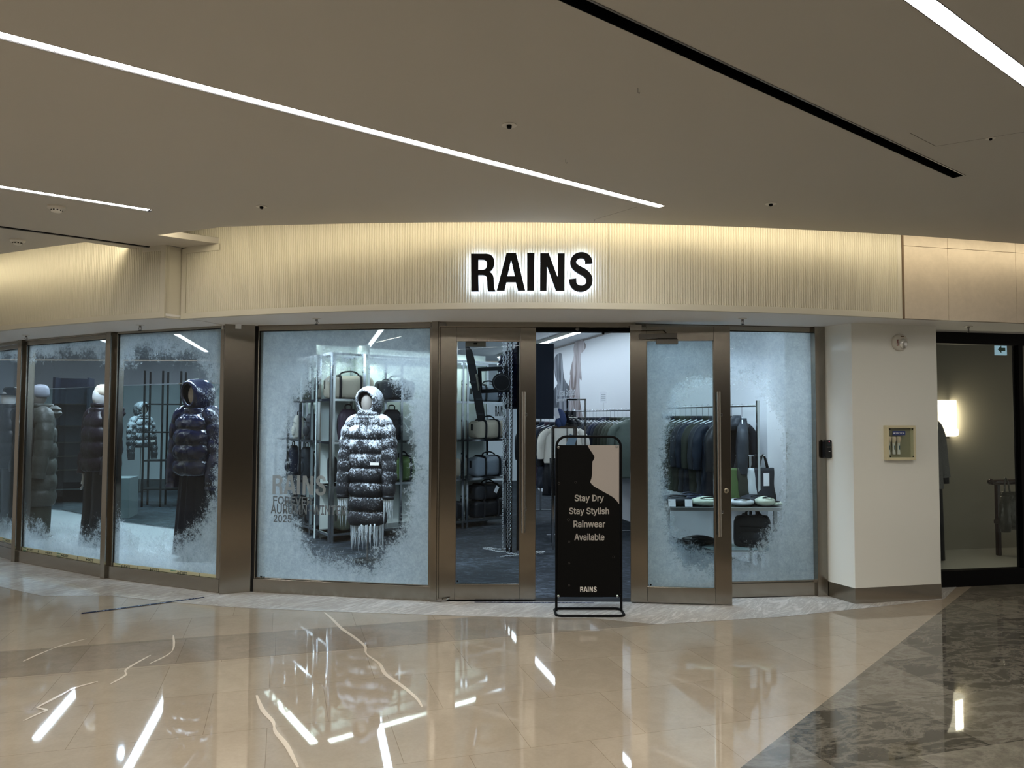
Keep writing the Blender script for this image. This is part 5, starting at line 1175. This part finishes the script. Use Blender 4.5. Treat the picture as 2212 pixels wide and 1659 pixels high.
b = MB(); b.lathe([(.045, -.10), (.07, -.06), (.108, -.012), (.112, 0), (.110, .006), (.096, .008)], 40); b.build('basket', M_['satin'], t, smooth=True, auto=40)
b = MB(); b.lathe([(.096, .007), (.090, .010), (.084, .004), (.035, -.03)], 40); b.build('cone', pmat('dark cone paper', (.022, .024, .027), .6), t, smooth=True, auto=60)
b = MB(); b.ell((0, 0, -.022), (.036, .036, .022), 24, 12); b.build('dust_cap', pmat('dust cap', (.04, .042, .046), .35), t, smooth=True)
b = MB(); Fm = TR(ony(1034, 850, 9.0).x, 9.0, ony(1034, 850, 9.0).z); w_ = (ony(1100, 850, 9.0)-ony(1034, 850, 9.0)).x; h_ = ony(1034, 794, 9.0).z-ony(1034, 850, 9.0).z; k_ = .045
for x_, X_, z_, Z_ in ((0, k_, 0, h_), (w_-k_, w_, 0, h_), (k_, w_-k_, 0, k_), (k_, w_-k_, h_-k_, h_)): b.box(x_, X_, -.02, .02, z_, Z_)
tag(b.build('black_frame', M_['satin'], M=Fm @ Matrix.Rotation(-.05, 4, 'Y')), 'thick black rectangular frame hanging behind the loudspeaker', 'frame')
pl_ = [(1005, 746), (1013, 748), (1020, 757), (1025, 775), (1032, 810), (1040, 850), (1046, 885), (1048, 903), (1044, 909), (1033, 911), (1030, 900), (1024, 865), (1016, 825), (1010, 790), (1006, 765)]
t = thing('hanging_board', 'long tapering black ski shaped board hanging aslant in the shut door', 'board', TR(0, 8.8, 0))
b = MB(); b.prism([(ony(x, y, 8.8).x, ony(x, y, 8.8).z) for x, y in pl_], -.015, .02); b.build('board_body', M_['satin'], t, bevel=.006)
b = MB(); b.prism([(ony(x, y, 8.8).x, ony(x, y, 8.8).z) for x, y in ((1027, 808), (1031, 807), (1036, 843), (1033, 845))], -.03, -.0155); b.build('binding_plate', M_['chrome'], t)
for (x, y) in ((1021, 826), (1035, 862), (1039, 895)): q = ony(x, y, 8.8); b = MB(); b.box(q.x-.035, q.x+.035, -.024, .026, q.z-.012, q.z+.012); b.build('band', STRAP, t)
b = MB(); q = ony(1012, 747, 8.8); b.tube([(q.x, 0, q.z-.01), (q.x, 0, 3.02)], .002, 6); b.build('cable', M_['chrome'], t)
# shiny blue jacket hung beside the poles
a = ony(1113, 760, 9.35); g_ = garment(FAB['blue'], ln=.80, w=.44, baffle=.13, long_=.66); g_.matrix_world = TR(a.x+.06, 9.40, a.z+.10, .5) @ Matrix.Scale(1.0, 4); g_['label'] = 'glossy blue puffer jacket hung high beside the black poles'
h = copy_tree(hp); h.matrix_world = TR(a.x+.06, 9.40, a.z+.115, .5); h['label'] = 'white hanger holding the glossy blue jacket by the poles'; h['category'] = 'hanger'
if 'group' in h: del h['group']
b = MB(); b.tube([(a.x+.06, 9.40, a.z+.14), (a.x+.06, 9.40, 3.02)], .003, 6); tag(b.build('hanging_wire', M_['chrome']), 'thin wire dropping from the ceiling to the blue jacket', 'wire')
# RAINS poster on the far wall
t = thing('poster', 'small white poster with black RAINS letters on the far wall', 'poster', TR(ony(1066, 900, 19.3).x, 19.38, 0)); z0, z1 = ony(1066, 906, 19.3).z, ony(1066, 869, 19.3).z; w_ = ony(1092, 900, 19.3).x-ony(1066, 900, 19.3).x
b = MB(); b.box(0, w_, -.01, .01, z0, z1); b.build('sheet', M_['paper'], t)
sh_ = t.children[0] if t.children else t
for i in range(5): b = MB(); wordmark(b, i, .04, w_-.02, z0+.08, z1-.08, -.014, -.0105); b.build('letter', M_['black'], sh_)
# ---- display table in the right-hand window
tx0, tx1 = ony(1440, 1098, 7.4), ony(1702, 1098, 7.4); ty = 7.4; zt = tx1.z; Lt = tx1.x-tx0.x
t = thing('display_table', 'chrome framed display table with a lower glass shelf in the right window', 'table', TR(tx0.x, ty, .004, .0))
b = MB(); e = .032; b.box(0, Lt, 0, e, zt-e, zt); b.box(0, Lt, .33-e, .33, zt-e, zt); b.box(0, e, e, .33-e, zt-e, zt); b.box(Lt-e, Lt, e, .33-e, zt-e, zt); b.build('top_frame', M_['bar'], t)
b = MB(); b.box(e, Lt-e, e, .33-e, zt-.012, zt-.004); b.build('table_top', M_['shelf'], t)
for sx in (0, Lt-e):
    for sy in (0, .33-e): b = MB(); b.box(sx, sx+e, sy, sy+e, 0, zt-e); b.build('leg', M_['bar'], t)
zs = .33; b = MB(); b.box(e, Lt-e, .005, .325, zs, zs+.010); b.build('glass_shelf', gt, t)
b = MB(); b.box(e, Lt-e, 0, .012, zs-.02, zs); b.box(e, Lt-e, .318, .33, zs-.02, zs); b.build('shelf_bar', M_['chrome'], t)
def pouch(px, y, z, l, w, h, rz, col, label, name='folded_bag', cat='folded bag'):
    a = ony(px, 1090, y); t = thing(name, label, cat, TR(a.x, y, z, rz)); b = MB(); rings = []
    for i in range(15):
        u = i/14; k = max(.12, math.sin(math.pi*u))**.35; rings.append([(-l/2+l*u, p[0]*k, h/2+p[1]*k) for p in sup(20, w/2, h/2, 2.2, .15, u*4+px)])
    b.loft(rings); b.build('fabric_body', FAB[col], t, smooth=True)
    b = MB(); b.tube(smooth3([(-l*.3, -w*.3, h*.9), (-l*.1, -w*.42, h*1.02), (l*.15, -w*.4, h*1.0), (l*.32, -w*.25, h*.9)]), .006, 6); b.build('strap', STRAP, t, smooth=True); return t
zT = zt+.005
pouch(1458, 7.62, zT, .30, .24, .10, .1, 'dgrey', 'charcoal folded bag at the frosted left end of the table'); pouch(1492, 7.66, zT, .26, .2, .12, -.2, 'navy', 'navy folded bag behind the pale mint pouch')
pouch(1528, 7.55, zT, .30, .24, .09, .05, 'pale', 'large pale mint pouch on the table left of the door handle'); pouch(1600, 7.56, zT, .24, .20, .075, -.15, 'silver', 'shiny grey folded bag on the table right of the door stile')
pouch(1628, 7.66, zT, .26, .22, .10, .3, 'dgrey', 'charcoal woven folded bag in the middle of the table'); pouch(1652, 7.54, zT, .18, .18, .095, .2, 'pale', 'pale mint rounded pouch near the right end of the table'); pouch(1672, 7.58, zT, .16, .16, .05, -.3, 'pale', 'small flat mint pouch at the right end of the table')
for (px, py, lb) in ((1488, 1086, 'white price card standing before the mint pouch'), (1452, 1080, 'white price card hanging from the charcoal folded bag')):
    a = ony(px, py, 7.42); b = MB(); b.box(-.035, .035, -.002, .002, -.03, .04, M=Matrix.Rotation(-.2, 4, 'X')); tag(b.build('price_card', M_['paper'], M=TR(a.x, 7.43, zT+.034)), lb, 'price card')
backpack(TR(ony(1618, 1140, 7.6).x, 7.52, zs+.018, -.25), .34, .30, .16, 'dgrey', 'charcoal backpack standing on the glass shelf of the table'); 
t = duffel(TR(ony(1600, 1140, 7.66).x+.12, 7.68, zs+.018, 0), .34, .28, .12, 'black', 'black laptop bag behind the charcoal backpack on the glass shelf', strapc='black')
pouch(1508, 7.58, zs+.016, .30, .26, .10, .1, 'black', 'shiny black quilted pouch on the glass shelf'); pouch(1536, 7.62, zs+.016, .12, .16, .06, .4, 'bone', 'small bone coloured pouch on the glass shelf beside the quilted one')
# low rail with tote bags behind the table
ra, rb = ony(1588, 985, 7.84), ony(1652, 988, 7.84); zr = ra.z
t = thing('tote_rail', 'short chrome T rail of tote bags between table and jackets', 'bag rail', TR(ra.x, 7.84, .004)); Lr = rb.x-ra.x
b = MB(); b.tube([(0, 0, zr), (Lr, 0, zr)], .009, 10); b.build('rail', M_['chrome'], t, smooth=True, auto=40); b = MB(); b.box(Lr*.5-.012, Lr*.5+.012, -.012, .012, .012, zr); b.build('post', M_['chrome'], t); b = MB(); b.box(Lr*.5-.15, Lr*.5+.15, -.12, .12, 0, .012); b.build('base_plate', M_['chrome'], t)
def tote(px, y, zt_, w, h, rz, col, label, tagged=False):
    a = ony(px, 985, y); t = thing('tote_bag', label, 'bag', TR(a.x, y, zt_, rz)); b = MB(); rings = []
    for i in range(12):
        u = i/11; z = -.12-h*(1-u); rings.append([(p[0], p[1], z) for p in sup(22, w/2*(1-.06*u), (.045*(1-u)+.03), 2.6, .12, u*3+px)])
    b.loft(rings); b.build('bag_body', FAB[col], t, smooth=True)
    for s in (-.035, .035): b = MB(); b.tube(smooth3([(-w*.22, s*.4, -.15), (-w*.10, s*.2, -.03), (0, 0, .012), (w*.10, s*.2, -.03), (w*.22, s*.4, -.15)]), .008, 6); b.build('handle', STRAP, t, smooth=True)
    if tagged: b = MB(); b.box(-.035, .035, -.052, -.050, -.30, -.17); b.build('tag', M_['paper'], t)
tote(1596, 7.84, zr, .26, .34, .45, 'green', 'moss green tote hanging nearest the door stile'); tote(1612, 7.84, zr, .26, .33, .5, 'dolive', 'dark olive tote hanging right of the green one')
tote(1632, 7.84, zr, .24, .36, .6, 'silver', 'silvery tote hanging in the middle of the bag rail'); tote(1648, 7.84, zr, .28, .38, .35, 'dgrey', 'charcoal tote with a white tag at the right end of the bag rail', True)
# ================================================================= A-BOARD STAND IN FRONT OF THE DOOR
ba, bb = P(1197, 1325), P(1347, 1325); MS, LS = frame(ba, bb)
t = thing('sign_stand', 'black tubular sign stand with a silhouette poster before the open doorway', 'sign stand', MS)
lx = lambda px, py, y=0: onf(px, py, MS, y)
xa, xb = lx(1202, 1100)[0], lx(1341.5, 1100)[0]; ztop = lx(1272, 943)[1]
r_ = .0105; cr = .085; pts = [(xa, 0, .02)]
for i in range(9): a = math.pi-math.pi/2*i/8; pts.append((xa+cr+cr*math.cos(a), 0, ztop-cr+cr*math.sin(a)))
for i in range(9): a = math.pi/2-math.pi/2*i/8; pts.append((xb-cr+cr*math.cos(a), 0, ztop-cr+cr*math.sin(a)))
pts.append((xb, 0, .02)); b = MB(); b.tube(pts, r_, 12); b.build('upright_frame', M_['satin'], t, smooth=True, auto=50)
bx0, bx1 = lx(1196, 1325)[0]+.012, lx(1348, 1325)[0]-.012; by0, by1 = -.125, .115; c_ = .05; loop = []
for cx_, cy_, a0 in ((bx1-c_, by1-c_, 0), (bx0+c_, by1-c_, 90), (bx0+c_, by0+c_, 180), (bx1-c_, by0+c_, 270)):
    for i in range(7): a = math.radians(a0+90*i/6); loop.append((cx_+c_*math.cos(a), cy_+c_*math.sin(a), .0115))
b = MB(); b.tube(loop, .0105, 12, closed=True, up=(0, 0, 1)); b.build('base_loop', M_['satin'], t, smooth=True)
px0, pz0 = lx(1204.5, 1290, -.02); px1, pz1 = lx(1338.5, 962, -.02)
b = MB(); b.box(px0, px1, -.020, -.014, pz0, pz1); pan = b.build('poster_panel', pmat('black poster print', (.003, .003, .003), .6, spec=.12), t, bevel=.001)
sil = [(345,162),(358,188),(372,210),(388,233),(400,252),(402,268),(394,284),(385,298),(383,340),(382,400),(376,440),(366,468),(378,485),(400,505),(470,545),(525,575),(560,597),(588,625),(607,652),(607,162)]
b = MB(); b.prism([lx(1180+x/3.858, 920+y/3.858, -.021) for x, y in sil], -.0212, -.0201); b.build('beige_print', M_['beige'], pan)
b = MB()
for s, r in (('Stay Dry', (238, 478, 575, 641, 628)), ('Stay Stylish', (192, 522, 682, 748, 735)), ('Rainwear', (228, 490, 790, 845, 845)), ('Available', (236, 483, 898, 953, 953))):
    x0, z0 = lx(1180+r[0]/3.858, 920+r[3]/3.858, -.021); x1, z1 = lx(1180+r[1]/3.858, 920+r[2]/3.858, -.021); text_mesh(b, s, x0, x1, z0, z1, -.0215, -.0202, bold=.035)
x0, z0 = lx(1180+282/3.858, 920+1384/3.858, -.021); x1, z1 = lx(1180+421/3.858, 920+1340/3.858, -.021)
for i in range(5): wordmark(b, i, x0, x1, z0, z1, -.0215, -.0202)
b.build('poster_lettering', M_['text'], pan)
b = MB()
for (x, y, rr) in ((105, 478, .009), (244, 470, .008), (185, 782, .010), (190, 965, .007), (190, 1145, .007), (190, 1330, .007), (561, 1093, .008)):
    u, z = lx(1180+x/3.858, 920+y/3.858, -.021); b.tube([(u+rr*math.cos(q), -.0208, z+rr*math.sin(q)) for q in [2*math.pi*k/14 for k in range(14)]], .0012, 5, closed=True, up=(0, 1, 0))
b.build('printed_studs', pmat('dim grey print', (.07, .065, .06), .4), pan)
for (x, y) in ((101, 178), (586, 176), (101, 1417), (593, 1417)):
    u, z = lx(1180+x/3.858, 920+y/3.858, -.021); b = MB(); b.ell((u, -.022, z), (.011, .006, .011), 14, 8); b.build('fixing_screw', M_['chrome'], t, smooth=True)
    b = MB(); e_ = xa if x < 300 else xb; b.box(min(u, e_), max(u, e_), -.013, -.006, z-.008, z+.008); b.build('bracket', M_['satin'], t)
# ================================================================= NEIGHBOUR SHOP WINDOW AT THE RIGHT
N0, N1 = P(2030, 1270), P(2212, 1262); dN = (Vector(N1)-Vector(N0)).normalized(); N2 = tuple(Vector(N1)+dN*1.6); MN, LN = frame(N0, N2)
gx = onf(2206, 1000, MN)[0]
w = MB(); w.box(-.05, LN, 0, .08, 0, .155); w.box(-.05, LN, 0, .10, 2.33, 2.45); w.box(-.05, .012, 0, .08, .155, 2.33); w.box(gx, gx+.05, .0, .08, .155, 2.33)
nw = struct(w.build('window_6', M_['black'], M=MN, bevel=.002)); w = MB(); w.box(.012, gx, .03, .038, .155, 2.33); w.box(gx+.05, LN, .03, .038, .155, 2.33); w.build('pane', M_['glass'], nw)
D_ = 1.12
nf = MB(); nf.box(-.9, LN+1, .08, D_+.1, .10, .14); struct(nf.build('floor_neighbour', pmat('pale display floor', (.62, .60, .54), .3, var=.05), M=MN))
nf = MB(); nf.box(-.9, LN+1, D_, D_+.08, .14, 2.7); struct(nf.build('wall_neighbour', pmat('taupe plaster', (.34, .31, .25), .8, var=.08, vscale=2), M=MN))
nf = MB(); nf.box(-.9, LN+1, .08, D_, 2.6, 2.65); struct(nf.build('ceiling_neighbour', pmat('dark display ceiling', (.06, .055, .045), .8), M=MN))
nf = MB(); nf.box(-.95, -.87, .1, D_, .14, 2.65); nf.box(LN+.9, LN+.98, .1, D_, .14, 2.65); struct(nf.build('wall_neighbour_side', pmat('taupe side wall', (.30, .27, .22), .8), M=MN))
a = onf(2047, 905, MN, D_-.10); t = thing('wall_lamp', 'glowing alabaster wall lamp beside the white pier', 'wall lamp', MN @ Matrix.Translation((a[0], D_, 0)))
z0, z1 = onf(2047, 943, MN, D_-.1)[1], onf(2047, 864, MN, D_-.1)[1]; xa, xb = onf(2030, 900, MN, D_-.1)[0]-a[0], onf(2064, 900, MN, D_-.1)[0]-a[0]
alab = bpy.data.materials.new('lit alabaster'); alab.use_nodes = True; g = G(alab); alab.node_tree.nodes.remove(alab.node_tree.nodes['Principled BSDF']); em = g.node('Emission'); tc = g.node('TexCoord')
g.put(em.inputs[0], g.mix(g.noise(tc.outputs['Object'], 14, 4, .6, 1.0), (1, .80, .50, 1), (1, .93, .74, 1))); em.inputs[1].default_value = 1.5; g.put(alab.node_tree.nodes['Material Output'].inputs[0], em.outputs[0])
b = MB(); b.box(xa, xb-.004, -.13, -.05, z0+.10, z1); b.build('shade', alab, t, bevel=.008); b = MB(); b.box(xa, xb+.012, -.15, -.045, z0+.0, z0+.10); b.build('lower_stone', alab, t, bevel=.03)
b = MB(); b.box(-.05, .05, -.06, -.0, z0-.022, z0-.004); b.build('bracket', pmat('dark bronze', (.05, .035, .025), .4, .8), t)
p_ = MN @ Vector((a[0], D_-.18, (z0+z1)/2)); area('wall_lamp_light', tuple(p_), tuple(MN.to_3x3() @ Vector((.25, -1, 0))), .12, .3, 3, (1, .85, .6))
for dy, dz in ((0, .5), (0, -.5)): pass
p_ = MN @ Vector((a[0]+.13, D_-.05, (z0+z1)/2)); area('wall_lamp_light', tuple(p_), tuple(MN.to_3x3() @ Vector((.9, .5, 0))), .1, .35, 2, (1, .85, .6))
# coat figure half hidden behind the pier
a = onf(2004, 900, MN, .50); t = thing('coat_stand_figure', 'grey fleece coat over long black skirt, half hidden by the white pier', 'mannequin', MN @ Matrix.Translation((a[0], .5, .14)))
b = puff_tube([(.05, 0, 1.42), (.10, -.01, 1.36), (.13, -.02, 1.15), (.14, -.04, .95), (.15, -.05, .86)], (.05, .062, .058, .05), 0, 0, 2); b.build('sleeve', pmat('grey fleece', (.20, .20, .20), .95, bump=1.0, bscale=70), t, smooth=True)
puff_body([(.75, .13, .11, 0, 0), (1.38, .12, .10, 0, 0), (1.48, .06, .06, 0, 0)], .75, 1.48, 0, 0, 3).build('coat_body', pmat('grey fleece body', (.20, .20, .20), .95, bump=1.0, bscale=70), t, smooth=True)
b = MB(); b.tube([(.09, 0, .78), (.10, 0, .02)], [.05, .055], 14); b.tube([(-.02, 0, .9), (-.02, 0, .02)], [.10, .11], 14); b.build('skirt', FAB['black'], t, smooth=True)
b = MB(); b.tube([(.15, -.05, .87), (.155, -.055, .80)], [.035, .028], 12); b.build('glove', FAB['black'], t, smooth=True)
# armchair with bag
a = onf(2180, 1130, MN, .55); cz = a[1]; wood = pmat('dark red brown wood', (.035, .016, .012), .25, coat=.3)
a = (a[0]+.16, a[1]); t = thing('wooden_chair', 'dark wooden chair with curved backrest behind the neighbour window', 'chair', MN @ Matrix.Translation((a[0], .55, .14)))
s0 = onf(2152, 1130, MN, .66)[0]-a[0]; h_s = cz-.14
b = MB(); b.prism([(s0-.07, -.22), (s0+.44, -.20), (s0+.44, .22), (s0+.05, .20)], h_s-.03, h_s+.015, axis='z'); b.build('seat', wood, t, bevel=.008)
zb = onf(2180, 1043, MN, .5)[1]-.14; x0 = onf(2142, 1043, MN, .5)[0]-a[0]
b = MB(); b.tube(smooth3([(x0+.01, -.03, zb+.02), (x0+.08, .05, zb), (x0+.22, .09, zb-.005), (x0+.38, .06, zb), (x0+.46, -.02, zb+.02)]), [.014]+[.028]*19+[.014], 12, flat=1.0); b.build('backrest', wood, t, smooth=True)
for lx_, ly_ in ((s0+.07, -.17), (s0+.07, .16), (s0+.38, -.16), (s0+.38, .17)):
    b = MB(); tz = h_s-.02 if ly_ < 0 else zb-.01; b.box(lx_-.022, lx_+.022, ly_-.02, ly_+.02, 0, tz); b.build('leg', wood, t, bevel=.006)
leath = pmat('dark crinkled leather', (.05, .047, .035), .3, coat=.4, bump=.8, bscale=18)
t = thing('leather_tote', 'dark crinkled leather tote hooked over the wooden chair', 'bag', MN @ Matrix.Translation((onf(2190, 1100, MN, .2)[0], .22, 0)))
zt1, zt0 = onf(2190, 1062, MN, .22)[1], onf(2190, 1143, MN, .22)[1]
b = MB(); b.loft([[(p[0]+.03, p[1], z) for p in sup(24, w_, d_, 2.8, .12, z*5)] for z, w_, d_ in ((zt0, .14, .05), (zt0+.04, .17, .07), (zt0+.14, .17, .07), (zt0+.26, .155, .055), (zt1, .15, .035))]); b.build('bag_body', leath, t, smooth=True)
for s in (-.07, .07): b = MB(); b.tube(smooth3([(s-.03, -.02, zt1-.01), (s-.02, -.01, zt1+.09), (s, 0, zt1+.135), (s+.02, -.01, zt1+.09), (s+.03, -.02, zt1-.01)]), .008, 8); b.build('handle', leath, t, smooth=True)
b = MB(); b.loft([[(p[0]-.12, p[1]-.04, z) for p in sup(18, w_, .03, 2.6)] for z, w_ in ((zt0-.02, .05), (zt0+.08, .07), (zt1-.04, .05))]); b.build('side_pouch', leath, t, smooth=True)
# hanging exit sign and track spots
a0, a1 = onf(2150, 767, MN, .35), onf(2173, 743, MN, .35); t = thing('exit_sign', 'small lit sign with green arrow high in the neighbour window', 'exit sign', MN @ Matrix.Translation((0, .35, 0)))
b = MB(); b.box(a0[0], a1[0], -.01, .01, a0[1], a1[1]); b.build('lit_panel', emat('pale blue lit panel', (.45, .68, .80), .42), t); q = (a1[0]-a0[0]); cx_, cz_ = (a0[0]+a1[0])/2, (a0[1]+a1[1])/2
b = MB(); b.prism([(cx_-.36*q, cz_), (cx_-.02*q, cz_+.30*q), (cx_-.02*q, cz_+.13*q), (cx_+.34*q, cz_+.13*q), (cx_+.34*q, cz_-.13*q), (cx_-.02*q, cz_-.13*q), (cx_-.02*q, cz_-.30*q)], -.013, -.0105); b.build('arrow', pmat('green arrow', (.04, .14, .09), .5), t)
b = MB(); b.tube([(cx_, 0, a1[1]), (cx_, 0, 2.6)], .003, 6); b.build('hanger_rod', M_['chrome'], t)
for k, (px, lb) in enumerate(((2050, 'black track spotlight nearest the white pier'), (2082, 'black track spotlight, middle of three in the neighbour window'), (2112, 'black track spotlight left of the lit arrow sign'))):
    a = onf(px, 728, MN, .45); t = thing('track_spotlight', lb, 'spotlight', MN @ Matrix.Translation((a[0], .45, a[1])), 'track spotlights of the neighbour window')
    b = MB(); b.tube([(-.03, 0, .03), (.05, .05, -.035)], .03, 14); b.build('lamp_head', M_['satin'], t, smooth=True, auto=40); b = MB(); b.tube([(0, 0, .03), (0, 0, 2.6-a[1])], .006, 6); b.build('stem', M_['satin'], t)
for (x, e_) in ((.35, 16), (1.1, 22)):
    p_ = MN @ Vector((x, .35, 2.5)); q_ = MN @ Vector((x+.1, .7, .2)); spot('neighbour_spot', tuple(p_), tuple(q_), e_, (1, .92, .78), 48)
